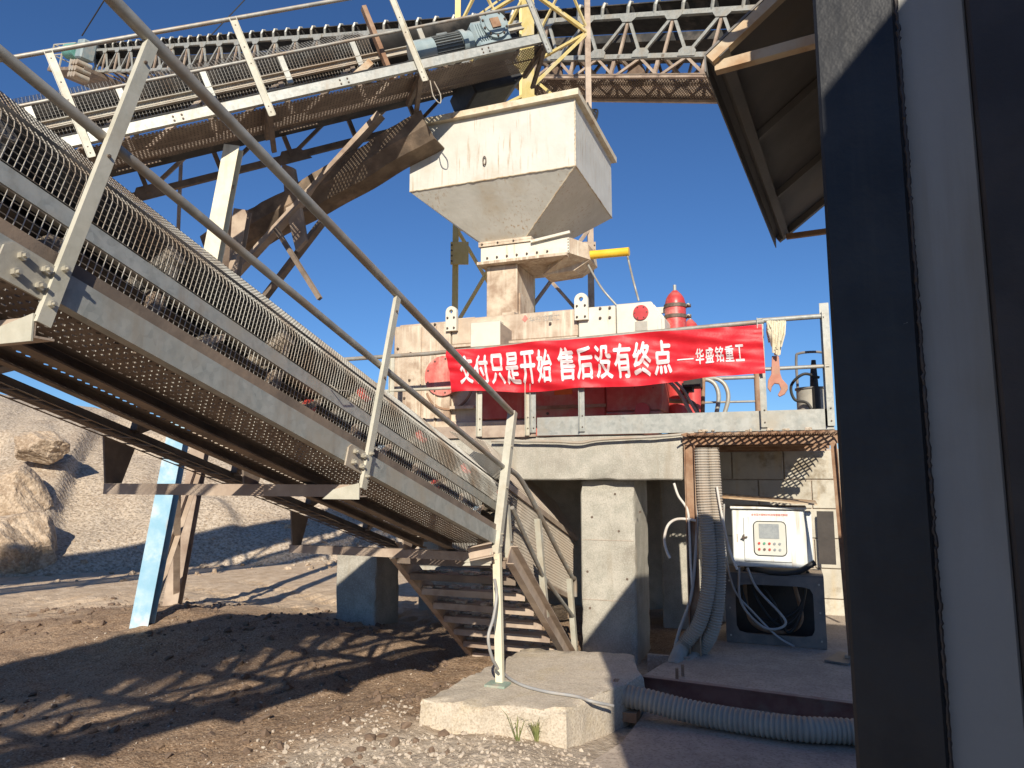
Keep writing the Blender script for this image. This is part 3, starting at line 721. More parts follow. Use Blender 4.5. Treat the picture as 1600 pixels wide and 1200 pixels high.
for k in range(3): bolt(gate, (gx0 + .05 + k * .2, gy0 - .002, gz1 + .03), (0, -1, 0), .011, .012, M['boltdark'])
for k in range(5): bolt(gate, (gx1 - .01, gy0 + .018, gz0 + .02 + k * .035), (0, -1, 0), .006, .008, M['boltdark'])
q0, q1 = at(908, 400, 'Y', 8.0), at(983, 393, 'Y', 8.0)
MB().cyl(q0, q1, .05, 20).build('cylinder', M['yellowcyl'], gate, smooth=True)
MB().cyl(q0 + (q1 - q0) * -.06, q0 + (q1 - q0) * .04, .062, 20).build('cylinder_collar', M['machinewhite'], gate, smooth=True)
pipe_thing('gate_hose', [q1 + V(-.02, 0, -.05), q1 + V(0, 0, -.15), at(990, 440, 'Y', 7.62), at(998, 470, 'Y', 7.62)], .012, 'galv', 'thin hose hanging from the yellow gate cylinder', 'hose')
pipe_thing('gate_hose', [q0 + V(.06, 0, -.06), q0 + V(.1, 0, -.15), at(940, 450, 'Y', 7.62), at(964, 478, 'Y', 7.62)], .012, 'galv', 'thin hose running down from the slide gate to the crusher', 'hose')
chu = thing('feed_chute', 'dusty square feed chute between slide gate and crusher', 'chute', (-2.95, 7.65, 3.24))
MB().span((-3.30, 7.75, 3.25), (-2.91, 8.35, 4.092)).build('duct', M['machine'], chu, bevel=.006)
MB().span((-3.4, 7.65, 3.242), (-2.8, 8.45, 3.275)).build('foot_flange', M['machine'], chu)
MB().span((-2.909, 7.80, 3.40), (-2.89, 8.05, 3.75)).build('inspection_door', M['machine'], chu, bevel=.004)
MB().span((-3.35, 7.0, 3.243), (-3.12, 7.2, 3.31)).build('cleat', M['machine'], chu)
MB().span((-2.80, 7.0, 3.243), (-2.66, 7.14, 3.33)).build('cleat', M['machine'], chu)

# ============================================================ CONVEYORS
TH = math.atan(.29)
S1 = V(0, math.cos(TH), -math.sin(TH)); W1 = V(0, math.sin(TH), math.cos(TH)); O1 = V(0, 1.34, 2.03)
def cv(s, x, w): return O1 + S1 * s + W1 * w + V(x, 0, 0)
UX = V(1, 0, 0)
def wire_net(mb, rows, r, k_long):
    """rows: list of polylines (cross wires); long wires join equal points of the k_long resampled polyline"""
    for pl in rows: mb.tube(pl, r, 3, caps=False)
    a, b = rows[0], rows[-1]
    for t in k_long:
        i = min(int(t), len(a) - 2); f = t - i
        p, q = a[i] * (1 - f) + a[i + 1] * f, b[i] * (1 - f) + b[i + 1] * f
        k = max(1, int(np.linalg.norm(q - p) / .12))
        mb.tube([p + (q - p) * t_ / k for t_ in range(k + 1)], r, 3, caps=False)
def long_ts(poly, pitch):
    out = []
    for i in range(len(poly) - 1):
        L = np.linalg.norm(np.array(poly[i + 1]) - np.array(poly[i])); k = max(1, int(round(L / pitch)))
        out += [i + j / k for j in range(k)]
    return out + [len(poly) - 1.001]
def perforated(mb, org, da, db, na, nb, pitch, hole, nrmv, skip=lambda i, j: False):
    """plate of square cells with a hole in each; da, db unit vectors"""
    h = hole / 2; H = pitch / 2
    for i in range(na):
        for j in range(nb):
            c = org + da * ((i + .5) * pitch) + db * ((j + .5) * pitch)
            o = [c - da * H - db * H, c + da * H - db * H, c + da * H + db * H, c - da * H + db * H]
            if skip(i, j): mb.add(o, [(0, 1, 2, 3)]); continue
            q = [c - da * h - db * h * .2, c - da * h * .2 - db * h, c + da * h * .2 - db * h, c + da * h - db * h * .2, c + da * h + db * h * .2, c + da * h * .2 + db * h, c - da * h * .2 + db * h, c - da * h + db * h * .2]
            mb.add(o + q, [(0, 1, 6, 5), (1, 2, 8, 7), (2, 3, 10, 9), (3, 0, 4, 11), (0, 5, 4), (1, 7, 6), (2, 9, 8), (3, 11, 10)])

conv = thing('main_conveyor', 'inclined belt conveyor with caged belt and galvanised handrail walkway descending under the crusher', 'conveyor', (-2.9, 3.0, 0))
X0, XN, XF = -1.87, -2.50, -3.42
SA, SB, STAIL = -5.2, 3.36, 5.7
POSTS = [-4.95, -3.3, -1.65, 0.0, 1.65]
# walkway plates, toe boards, handrail
cuts = [SA, -3.3, -1.65, 0.02, 1.67, SB]
for a, b in zip(cuts[:-1], cuts[1:]):
    na = int((b - a) / .033); m = MB()
    perforated(m, cv(a, -2.42, .058), S1, UX, na, 16, (b - a) / na, .017, W1, lambda i, j: j in (6, 7) or j < 1 or j > 14)
    m.build('walkway_plate', M['walkplate'], conv)
for a, b in zip(cuts[:-1], cuts[1:]):
    m = MB(); m.prof(cv(a + .004, X0, 0), cv(b - .004, X0, 0), [(0, .055), (-.04, .055), (-.04, .061), (-.006, .061), (-.006, .146), (0, .146)], UX, W1)
    m.build('toe_board', M['galv'], conv)
    m = MB(); m.prof(cv(a + .004, X0 - .008, .12), cv(b - .004, X0 - .008, .12), [(0, 0), (-.006, 0), (-.006, .062), (-.04, .062), (-.04, .068), (0, .068)], UX, W1)
    m.build('kick_strip', M['darksteel'], conv)
m = MB(); m.prof(cv(SA, -2.20, .0), cv(SB, -2.20, .0), [(0, 0), (.06, 0), (.06, .006), (.006, .006), (.006, .055), (0, .055)], UX, W1); m.build('walkway_bearer', M['darksteel'], conv)
m = MB(); m.prof(cv(SA, -2.425, .012), cv(SB, -2.425, .012), [(0, 0), (.04, 0), (.04, .006), (.006, .006), (.006, .046), (0, .046)], UX, W1); m.build('walkway_bearer', M['darksteel'], conv)
def angle_post(p, up, side, fwd, length, size, parent, mat, holes=()):
    """L-section post: leaves along side and fwd"""
    m = MB(); m.prof(p, p + up * length, [(0, 0), (size, 0), (size, .007), (.007, .007), (.007, size * .8), (0, size * .8)], side, fwd)
    o = m.build('handrail_post', mat, parent)
    for h in holes: bolt(o, p + up * h + side * size * .55, -fwd, .010, .006, M['boltdark'], 'bolt')
    return o
for s in POSTS:
    p = cv(s - .03, X0 + .022, -.03)
    m = MB(); m.prof(p, p + W1 * 1.02, [(0, 0), (.042, 0), (.042, -.006), (.007, -.006), (.007, -.019), (0, -.019)], S1, UX)
    o = m.build('handrail_post', M['post'], conv)
    for h in (.06, .17, .56, .93): bolt(o, p + W1 * h + S1 * .019, UX, .010 if h < .3 else .006, .012 if h < .3 else .005, M['bolt'] if h < .3 else M['boltdark'])
    # splice plate with its four bolts
    q = cv(s - .17, X0 + .001, .035)
    m = MB(); m.plate([q, q + S1 * .15, q + S1 * .15 + W1 * .105, q + S1 * .02 + W1 * .105, q + W1 * .085], UX * .008); o = m.build('splice_plate', M['galv_dusty'], conv)
    for ds, dw in ((.05, .08), (.12, .08), (.05, .03), (.12, .03)): bolt(o, q + S1 * ds + W1 * dw + UX * .008, UX, .013, .014)
m = MB(); m.tube([cv(SA, X0 + .01, 1.0), cv(SB - .02, X0 + .01, 1.0)], .0215, 14); m.build('top_rail', M['rail'], conv, smooth=True)
m = MB(); m.tube([cv(SA, X0 - .01, .595), cv(SB + .06, X0 - .01, .595)], .0165, 12); m.build('mid_rail', M['rail'], conv, smooth=True)
# cross beams with gussets up to the far truss
for s in POSTS + [3.3]:
    c = cv(s, 0, -.02)
    yv = V(0, 1, 0)
    m = MB(); m.prof(c + V(X0 + .01, 0, 0), c + V(XF - .05, 0, 0), [(-.03, -.045), (.03, -.045), (.03, -.039), (-.024, -.039), (-.024, .006), (.03, .006), (.03, .012), (-.03, .012)], yv, V(0, 0, 1))
    m.build('cross_beam', M['dirtysteel'], conv)
    m = MB(); m.plate([c + V(X0 + .01, -.035, -.055), c + V(X0 - .19, -.035, -.055), c + V(X0 - .19 + .06, -.035, -.01), c + V(X0 + .01, -.035, .02)], (0, .006, 0)); m.build('bracket_tip', M['post'], conv)
    for xx in (XF, XN):
        g = c + V(xx, .0, 0)
        m = MB(); m.plate([g + V(0, -.07, .013), g + V(0, .03, .013), g + V(0, .10, .20), g + V(0, -.10, .26)], (.012, 0, 0)); m.build('gusset', M['darksteel'], conv)
# truss sides
for xx, tagm in ((XN, 'galv_dusty'), (XF, 'darksteel')):
    fl = 1 if xx == XN else -1
    m = MB(); m.prof(cv(SA, xx, .625), cv(STAIL, xx, .625), [(0, 0), (-.05 * fl, 0), (-.05 * fl, .006), (-.006 * fl, .006), (-.006 * fl, .064), (-.05 * fl, .064), (-.05 * fl, .07), (0, .07)], UX, W1); m.build('side_stringer', M['galv'], conv)
    m = MB(); m.prof(cv(SA, xx, .22), cv(STAIL - .4, xx, .22), [(0, 0), (-.07 * fl, 0), (-.07 * fl, .007), (-.007 * fl, .007), (-.007 * fl, .08), (0, .08)], UX, W1); m.build('bottom_chord', M['darksteel'], conv)
    k = 0; s = SA + .25
    while s < STAIL - .5:
        m = MB(); m.bar(cv(s, xx - .03 * fl, .29), cv(s, xx - .03 * fl, .605), .05, .05, S1); m.build('truss_vertical', M['darksteel'], conv)
        m = MB(); m.bar(cv(s, xx - .035 * fl, .29), cv(s + .4125, xx - .035 * fl, .605), .045, .03, W1); m.build('truss_diagonal', M['dirtysteel'] if k % 2 else M['darksteel'], conv)
        s += .825; k += 1
# belt: troughed carrying run, flat return run, tail drum
prof = [(-2.56, .93), (-2.60, .87), (-2.70, .77), (-2.80, .72), (-3.12, .72), (-3.22, .77), (-3.32, .87), (-3.36, .93)]
m = MB(); n = len(prof)
ss = np.linspace(SA, STAIL - .1, 24)
for s in ss:
    m.v += [tuple(cv(s, x, w)) for x, w in prof] + [tuple(cv(s, x, w - .012)) for x, w in reversed(prof)]
for i in range(len(ss) - 1):
    m.f += [(i * 2 * n + k, i * 2 * n + (k + 1) % (2 * n), (i + 1) * 2 * n + (k + 1) % (2 * n), (i + 1) * 2 * n + k) for k in range(2 * n)]
m.build('carrying_belt', M['belt'], conv, smooth=True)
m = MB(); m.prof(cv(SA, -2.96, .585), cv(STAIL - .1, -2.96, .585), [(-.4, 0), (.4, 0), (.4, .012), (-.4, .012)], UX, W1); m.build('return_belt', M['belt'], conv)
m = MB(); m.cyl(cv(STAIL - .1, -2.55, .5), cv(STAIL - .1, -3.37, .5), .17, 24); m.build('tail_drum', M['roller'], conv, smooth=True)
# idler stations
s = SA + .3; k = 0
while s < STAIL - .3:
    m = MB(); m.bar(cv(s, XN - .01, .635), cv(s, XF + .01, .635), .05, .04, W1)
    for x in (-2.545, -2.80, -3.12, -3.375): m.bar(cv(s, x, .57), cv(s, x, .66 if -3.2 < x < -2.7 else .84), .012, .05, S1)
    o = m.build('idler', M['roller'], conv)
    for a, b in (((-2.56, .83), (-2.79, .65)), ((-2.81, .645), (-3.11, .645)), ((-3.13, .65), (-3.36, .83))):
        p, q = cv(s, *a), cv(s, *b)
        MB().cyl(p, q, .05, 14).build('roller', M['roller'], o, smooth=True)
    if k % 1 == 0:
        p, q = cv(s, -2.548, .838), cv(s, -2.575, .818)
        MB().cyl(p, q, .052, 14).build('end_cap', M['rollerred' if s > 1.9 else 'roller'], o, smooth=True)
    # return idler under the cage
    m = MB(); m.cyl(cv(s + .3, -2.56, .54), cv(s + .3, -3.37, .54), .04, 12); o = m.build('return_roller', M['roller'], conv, smooth=True)
    MB().cyl(cv(s + .3, -2.53, .54), cv(s + .3, -2.562, .54), .045, 12).build('end_cap', M['roller' if s < 1.6 else ('rollerblue' if k % 2 else 'rollerred')], o, smooth=True)
    s += .825; k += 1
# wire cages
hood = [(XN + .004, .70), (XN + .004, .835), (-2.512, .868), (-2.76, 1.10), (-3.16, 1.10), (-3.408, .868), (XF, .835), (XF, .70)]
m = MB(); rows = [[cv(s, x, w) for x, w in hood] for s in np.arange(SA, 5.5, .025)]
wire_net(m, rows, .0023, long_ts(hood, .026)); m.build('belt_cage', M['wire'], conv, stuff=True)
low = [(XN + .006, .14), (XN + .006, .615)]
m = MB(); rows = [[cv(s, x, w) for x, w in low] for s in np.arange(SA, 4.45, .030)]
wire_net(m, rows, .0023, long_ts(low, .03)); m.build('side_cage', M['wire'], conv, stuff=True)
hoodt = [(-2.20, .10), (-2.20, .74), (-2.215, .78), (-2.45, 1.10), (-2.8, 1.2)]
m = MB(); rows = [[cv(s, x, w) for x, w in hoodt] for s in np.arange(4.25, 6.35, .026)]
wire_net(m, rows, .0034, long_ts(hoodt, .026)); m.build('tail_cage', M['wire_dirty'], conv, stuff=True)
m = MB(); m.prof(cv(4.2, -2.20, .06), cv(6.35, -2.20, .06), [(0, 0), (.03, 0), (.03, .045), (0, .045)], UX, W1); m.build('cage_frame', M['dirtysteel'], conv)
m = MB(); m.prof(cv(4.2, -2.20, .68), cv(6.35, -2.20, .68), [(0, 0), (.02, 0), (.02, .05), (0, .05)], UX, W1); m.build('cage_frame', M['dirtysteel'], conv)
ret = [(XF + .06, .19), (XF + .30, .17)]
m = MB(); rows = [[cv(s, x, w) for x, w in ret] for s in np.arange(SA, STAIL - .6, .13)]
wire_net(m, rows, .004, [0, .4, .999]); m.build('return_cage', M['darksteel'], conv, stuff=True)
# tie wire, hanging tags
m = MB(); m.tube([cv(2.05, XN + .02, .70), cv(2.1, XN + .05, .68), cv(2.2, XN + .05, .72), cv(2.25, XN + .02, .70)], .004, 6); m.build('tie_wire', M['galv_dusty'], conv, smooth=True)

# ------------------------------------------------------------ stairs at the low end of the walkway
st = thing('access_stairs', 'steel access stairs with handrail from walkway down to the ground', 'stairs', (-2.3, 5.8, .1))
a0, a1 = V(0, 4.80, 1.06), V(0, 6.36, -.05)
dd = nrm(a1 - a0); nn = V(0, -dd[2], dd[1])
for xx, fl in ((X0, 1), (-2.74, -1)):
    m = MB(); m.prof(a0 + V(xx, 0, 0), a1 + V(xx, 0, 0), [(0, -.07), (.055 * fl, -.07), (.055 * fl, -.063), (.007 * fl, -.063), (.007 * fl, .063), (.055 * fl, .063), (.055 * fl, .07), (0, .07)], UX, nn)
    m.build('stringer', M['dirtysteel'], st)
for k in range(8):
    f = (k + .35) / 8; p = a0 + (a1 - a0) * f
    m = MB(); m.span((-2.735, p[1] - .09, p[2] - .004), (X0 - .01, p[1] + .11, p[2] + .004)); m.span((-2.735, p[1] - .098, p[2] - .045), (X0 - .01, p[1] - .091, p[2] + .003)); m.span((-2.735, p[1] + .104, p[2] - .035), (X0 - .01, p[1] + .110, p[2] - .005))
    m.build('tread', M['darksteel'] if k < 2 else M['dirtysteel'], st)
    v_ = []; mm = MB()
    for i in range(14):                                  # caked mud along the front of the tread
        x = -2.7 + i * .06 + random.uniform(-.02, .02)
        if random.random() < .75: mm.box((x, p[1] + random.uniform(-.06, .08), p[2] + .012), (random.uniform(.04, .09), random.uniform(.04, .1), random.uniform(.01, .03)))
    mm.build('mud_crust', M['heap'], st, bevel=.006, stuff=True)
# tall corner pole down to the plinth and its plate
p3t, p3b = cv(3.36, X0 + .03, 1.02), V(X0 + .03, 4.60, .255)
mid = cv(3.33, X0 + .03, -.05)
m = MB(); m.prof(mid, p3t, [(0, 0), (.055, 0), (.055, -.007), (.007, -.007), (.007, -.055), (0, -.055)], S1, UX); o = m.build('corner_post', M['post'], st)
for h in (.10, .18, .5, .8): bolt(o, mid + W1 * h + S1 * .03, UX, .008, .008)
m = MB(); m.bar(mid + V(-.01, .02, .04), p3b + V(-.01, 0, 0), .05, .04, (0, 1, 0)); m.build('support_leg', M['creampost'], st)
MB().box((X0 + .02, 4.56, .258), (.14, .12, .014)).build('base_plate', M['baseplate'], st)
bk = cv(3.33, 0, -.02)
MB().plate([bk + V(X0, -.06, -.06), bk + V(X0 - .2, -.06, -.07), bk + V(X0 - .12, -.06, .0), bk + V(X0, -.06, .03)], (0, .008, 0)).build('knee_plate', M['post'], st)
m = MB(); m.channel(bk + V(X0 - .13, -.12, .02), bk + V(X0 + .01, -.05, .05), .07, .09, up=(0, 0, 1)); m.build('stub_beam', M['dirtysteel'], st)
R0 = V(X0, 5.50, 1.27); R1 = V(X0, 6.36, .70)
for p, q in ((V(X0 + .01, 5.66, .49), R0), (V(X0 + .01, 6.50, -.02), R1), (V(X0 - .02, 4.93, 1.02), V(X0 - .02, 4.86, 1.40))):
    m = MB(); m.prof(p, q, [(-.025, 0), (.025, 0), (.025, -.006), (-.019, -.006), (-.019, -.045), (-.025, -.045)], V(0, 1, 0), UX); o = m.build('handrail_post', M['post'], st)
    for h in (.05, .12): bolt(o, p + nrm(q - p) * h + V(0, 0, 0), UX, .007, .006, M['boltdark'])
m = MB(); m.tube(curve_pts([cv(3.42, X0 - .03, .62), V(X0 - .02, 5.1, 1.58), R0 + V(0, -.03, .04), V(X0, 5.95, .98), R1 + V(0, 0, .02), R1 + V(0, .09, -.02), R1 + V(0, .1, -.17)], 8), .019, 12); m.build('handrail', M['rail'], st, smooth=True)
m = MB(); m.tube([V(X0 - .01, 4.9, 1.38), V(X0 - .01, 5.58, .82), V(X0 - .01, 6.42, .36)], .0165, 10); m.build('mid_rail', M['rail'], st, smooth=True)
m = MB(); m.tube([V(X0 - .03, 4.82, 1.72), V(X0 - .03, 4.86, 1.86)], .021, 12); m.build('pipe_stub', M['rust'], st, smooth=True)

# ------------------------------------------------------------ feed conveyor rising to the hopper
P2 = V(-3.469, 6.383, 5.826); D2 = V(.696, .597, .399); D2 = nrm(D2); M2 = nrm(V(-.651, .759, 0)); N2 = np.cross(D2, M2); N2 = nrm(N2 if N2[2] > 0 else -N2)
def c2(s, m_, n_): return P2 + D2 * s + M2 * m_ + N2 * n_
fed = thing('feed_conveyor', 'galvanised belt conveyor with caged belt and walkway rising to the hopper', 'conveyor', (-5.5, 5.0, 0))
A2, B2 = -8.2, 1.62
cuts = [A2, -6.6, -4.95, -3.3, -1.65, 0, B2]
for a, b in zip(cuts[:-1], cuts[1:]):
    m = MB(); m.prof(c2(a + .004, 0, 0), c2(b - .004, 0, 0), [(0, .075), (.055, .075), (.055, .081), (.006, .081), (.006, .164), (.05, .164), (.05, .17), (0, .17)], M2, N2); o = m.build('toe_board', M['galv'], fed)
    for ds in (.78, .86):
        for dn in (.10, .14): bolt(o, c2(a + ds, -.001, dn), -M2, .010, .006, M['boltdark'])
    na = int((b - a) / .035); m = MB()
    perforated(m, c2(a, .06, .066), D2, M2, na, 17, (b - a) / na, .018, N2, lambda i, j: j in (8,))
    m.build('walkway_plate', M['walkplate'], fed)
m = MB(); m.tube([c2(A2, -.01, .95), c2(B2, -.01, .95)], .021, 12); m.build('top_rail', M['rail'], fed, smooth=True)
m = MB(); m.tube([c2(A2, .0, .52), c2(B2, .0, .52)], .016, 10); m.build('mid_rail', M['rail'], fed, smooth=True)
for s in (-6.6, -4.95, -3.3, -1.65, 0, B2 - .06):
    p = c2(s, -.012, -.07)
    m = MB(); m.prof(p, p + N2 * 1.03, [(-.035, 0), (.035, 0), (.035, -.02), (.029, -.02), (.029, -.006), (-.029, -.006), (-.029, -.02), (-.035, -.02)], D2, M2); o = m.build('handrail_post', M['galv' if s > 1 else 'post'], fed)
    for h in (.04, .10, .55, .72, .95): bolt(o, p + N2 * h, -M2, .008, .006, M['boltdark'])
    m = MB(); m.bar(c2(s, .0, .03), c2(s, .7, .03), .05, .05, N2); m.build('bracket_arm', M['darksteel'], fed)
    m = MB(); m.bar(c2(s, .04, .02), c2(s, .62, -.16), .05, .03, N2); m.build('bracket_strut', M['darksteel'], fed)
m = MB(); m.tube(resample([c2(s, .03 + .01 * math.sin(s * 5), .185 + .008 * math.sin(s * 7)) for s in np.linspace(A2, B2, 40)], .2), .014, 8); m.build('power_cable', M['cableblack'], fed, smooth=True)
MN, MF = .66, 1.55
for mm_, fl in ((MN, -1), (MF, 1)):
    m = MB(); m.channel(c2(A2, mm_, .62), c2(B2 + .15, mm_, .62), .045, .08, up=N2, fl=-fl); m.build('side_stringer', M['galv_dusty'], fed)
    m = MB(); m.angle(c2(A2, mm_, .08), c2(B2 - .5, mm_, .08), .06, .07, .008, up=N2, fl=-fl); m.build('bottom_chord', M['darksteel'], fed)
    s = A2 + .3; k = 0
    while s < B2 - .7:
        m = MB(); m.bar(c2(s, mm_, .10), c2(s, mm_, .6), .05, .05, D2); m.build('truss_vertical', M['darksteel'], fed)
        m = MB(); m.bar(c2(s, mm_ + .01, .12), c2(s + .825, mm_ + .01, .58), .04, .04, N2); m.build('truss_diagonal', M['dirtysteel'] if k % 3 == 0 else M['darksteel'], fed)
        if k % 2 == 0:
            g = c2(s, mm_ - .012, .03)
            m = MB(); m.plate([g - D2 * .22, g + D2 * .22, g + D2 * .12 + N2 * .16, g - D2 * .1 + N2 * .16], M2 * .01); m.build('gusset', M['darksteel'], fed)
        s += .825; k += 1
s = A2 + .4
while s < B2 - .2:
    m = MB(); m.bar(c2(s, MN - .02, .56), c2(s, MF + .02, .56), .05, .05, N2); m.bar(c2(s, MN - .03, .52), c2(s, MN - .03, .86), .03, .06, D2); m.build('cage_hoop', M['galv'], fed); s += .825
prof = [(.72, .92), (.78, .84), (.90, .72), (1.3, .72), (1.42, .84), (1.48, .92)]
m = MB(); n = len(prof)
ss = np.linspace(A2, B2 + .05, 10)
for s in ss: m.v += [tuple(c2(s, x, w)) for x, w in prof] + [tuple(c2(s, x, w - .012)) for x, w in reversed(prof)]
for i in range(len(ss) - 1): m.f += [(i * 2 * n + k, i * 2 * n + (k + 1) % (2 * n), (i + 1) * 2 * n + (k + 1) % (2 * n), (i + 1) * 2 * n + k) for k in range(2 * n)]
m.build('carrying_belt', M['belt'], fed, smooth=True)
m = MB(); m.prof(c2(A2, 1.1, .34), c2(B2, 1.1, .34), [(-.38, 0), (.38, 0), (.38, .012), (-.38, .012)], M2, N2); m.build('return_belt', M['belt'], fed)
m = MB(); m.cyl(c2(B2 - .1, .74, .52), c2(B2 - .1, 1.5, .52), .2, 28); m.build('head_drum', M['rubber'], fed, smooth=True)
m = MB(); m.plate([c2(B2 - .75, MN + .05, .3), c2(B2 - .15, MN + .05, .3), c2(B2 - .05, MN + .05, .05), c2(B2 - .2, MN + .05, -.02), c2(B2 - .75, MN + .05, -.02)], M2 * .8); m.build('discharge_skirt', M['rubber'], fed, bevel=.02)
hood2 = [(MN - .012, .40), (MN - .012, .86), (MN + .01, .89), (MN + .2, 1.06), (1.35, 1.06), (MF, .86)]
m = MB(); rows = [[c2(s, x, w) for x, w in hood2] for s in np.arange(A2, -.15, .034)]
wire_net(m, rows, .0022, long_ts(hood2, .036)); m.build('belt_cage', M['wire'], fed, stuff=True)
m = MB(); m.bar(c2(-.12, .55, .3), c2(-.12, .55, 1.15), .09, .05, D2); m.build('mast_stub', M['rust'], fed)
m = MB(); m.bar(c2(-.75, .12, .15), c2(-.45, .12, .30), .10, .07, N2); m.build('loose_block', M['rustedge'], fed)
m = MB(); m.tube(curve_pts([c2(.05, -.02, -.08), c2(.02, -.02, -.25), c2(.06, -.02, -.34), c2(.10, -.02, -.25), c2(.09, -.02, -.1)], 8), .006, 6); m.build('wire_loop', M['galv_dusty'], fed, smooth=True)

# gear motor
gm = thing('gear_motor', 'grey blue electric gear motor on the feed conveyor head', 'motor', tuple(c2(.6, .45, .18)))
q = c2(.13, .36, .42); e = D2
MB().cyl(q, q + e * .26, .135, 30).build('fan_cowl', M['motor'], gm, smooth=True)
m = MB(); m.cyl(q + e * .26, q + e * .60, .118, 30); m.build('motor_body', M['motorfin'], gm, smooth=True)
fins = MB()
for k in range(26):
    a_ = 2 * math.pi * k / 26; d_ = M2 * math.cos(a_) + N2 * math.sin(a_)
    fins.bar(q + e * .265 + d_ * .125, q + e * .595 + d_ * .125, .006, .03, d_)
fins.build('cooling_fins', M['motorfin'], gm, stuff=True)
MB().cyl(q + e * .60, q + e * .66, .15, 30).build('flange', M['motor'], gm, smooth=True)
MB().cyl(q + e * .66, q + e * .74, .125, 30).build('coupling', M['motor'], gm, smooth=True)
MB().box(q + e * .42 - M2 * .0 + N2 * .13, (.14, .10, .05), (D2, M2, N2)).build('terminal_box', M['motorfin'], gm, bevel=.01)
g0 = q + e * .98
m = MB(); m.box(g0, (.46, .26, .34), (D2, M2, N2)); m.build('gear_case', M['motor'], gm, bevel=.035)
for k in range(5): MB().box(g0 - e * .17 + e * .03 * k - M2 * .135 + N2 * .02, (.012, .02, .2), (D2, M2, N2)).build('case_rib', M['motor'], gm)
MB().box(g0 - N2 * .2, (.52, .28, .06), (D2, M2, N2)).build('case_foot', M['motor'], gm, bevel=.01)
f0 = g0 + N2 * .07 + e * .05 - M2 * .13
MB().cyl(f0, f0 - M2 * .035, .165, 36).build('output_flange', M['motor'], gm, smooth=True)
MB().cyl(f0 - M2 * .035, f0 - M2 * .05, .125, 36).build('flange_boss', M['motor'], gm, smooth=True)
MB().box(f0 - M2 * .058, (.11, .02, .11), (D2, M2, N2)).build('shaft_cover', M['rust'], gm)
for k in range(10):
    a_ = 2 * math.pi * k / 10 + .2; bolt(gm, f0 - M2 * .035 + (D2 * math.cos(a_) + N2 * math.sin(a_)) * .145, -M2, .014, .012, M['boltdark'])
MB().cyl(g0 + N2 * .17 + e * .19, g0 + N2 * .24 + e * .19, .022, 10).build('breather', M['cablewhite'], gm, smooth=True)

# trestle of the feed conveyor
tr = thing('trestle', 'battered steel trestle with a blue painted leg under the feed conveyor', 'trestle', (-6.2, 5.9, .1))
f1, t1 = V(-5.78, 5.30, .02), c2(-2.05, .42, -.1); f2, t2 = V(-6.75, 6.62, .05), c2(-2.05, 1.75, -.3)
brk = f1 + (t1 - f1) * .5
m = MB(); m.ibeam(f1, brk, .17, .13, .010, up=-_h); m.build('leg', M['bluepaint'], tr)
m = MB(); m.ibeam(brk, t1, .155, .12, .010, up=-_h); m.build('leg', M['creampost'], tr)
m = MB(); m.ibeam(f2, t2, .17, .13, .010, up=-_h); m.build('leg', M['dirtysteel'], tr)
for a, b in ((.03, .35), (.35, .03), (.62, .92), (.92, .62)):
    m = MB(); m.angle(f1 + (t1 - f1) * a, f2 + (t2 - f2) * b, .07, .07, .007); m.build('brace', M['dirtysteel'], tr)

# old trough conveyor below the feed conveyor, leaning to the hopper
TY = 6.86
def tp(px, py): return at(px, py, 'Y', TY)
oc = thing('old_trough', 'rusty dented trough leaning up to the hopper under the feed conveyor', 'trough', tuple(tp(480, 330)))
pA, pB = tp(322, 395), tp(668, 196)
d_ = nrm(pB - pA); n_ = nrm(V(-d_[2], 0, d_[0])); y_ = V(0, 1, 0)
m = MB(); K = 30; L = np.linalg.norm(pB - pA)
prf = [(-.05, .20), (-.02, .02), (.12, -.12), (.42, -.14), (.55, .02), (.58, .22)]
prf = prf + [(a, b + .02) for a, b in reversed(prf)]
nq = len(prf)
for i in range(K + 1):
    f = i / K; c = pA + d_ * L * f + n_ * (.02 * math.sin(f * 4 + 2) + .008 * math.sin(f * 23 + 1)) 
    wv = 1 + .05 * math.sin(f * 13 + .5)
    m.v += [tuple(c + y_ * (a * .8) + n_ * (b * wv * .9 + (random.uniform(-.008, .014) if abs(b) > .15 else 0))) for a, b in prf]
for i in range(K): m.f += [(i * nq + k, i * nq + (k + 1) % nq, (i + 1) * nq + (k + 1) % nq, (i + 1) * nq + k) for k in range(nq)]
m.f += [tuple(range(nq)), tuple(K * nq + k for k in reversed(range(nq)))]
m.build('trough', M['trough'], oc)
m = MB(); m.channel(tp(598, 182), tp(300, 508), .07, .11, up=(0, -1, 0)); m.build('strut', M['dirtysteel'], oc)
m = MB(); m.channel(tp(498, 345) + V(0, .1, 0), tp(372, 510) + V(0, .1, 0), .06, .09, up=(0, -1, 0)); m.build('strut', M['darksteel'], oc)
m = MB(); m.bar(tp(440, 362) + V(0, -.1, 0), tp(508, 470) + V(0, -.1, 0), .05, .05); m.build('dangling_bar', M['darksteel'], oc)
m = MB(); m.plate([tp(440, 255), tp(458, 262), tp(477, 375), tp(462, 392), tp(447, 330)], (0, .06, 0)); m.build('hanging_plate', M['dirtysteel'], oc)
m = MB(); m.bar(tp(342, 240) + V(0, -.6, 0), tp(336, 420) + V(0, -.6, 0), .03, .03); m.build('hanger_rod', M['dirtysteel'], oc)

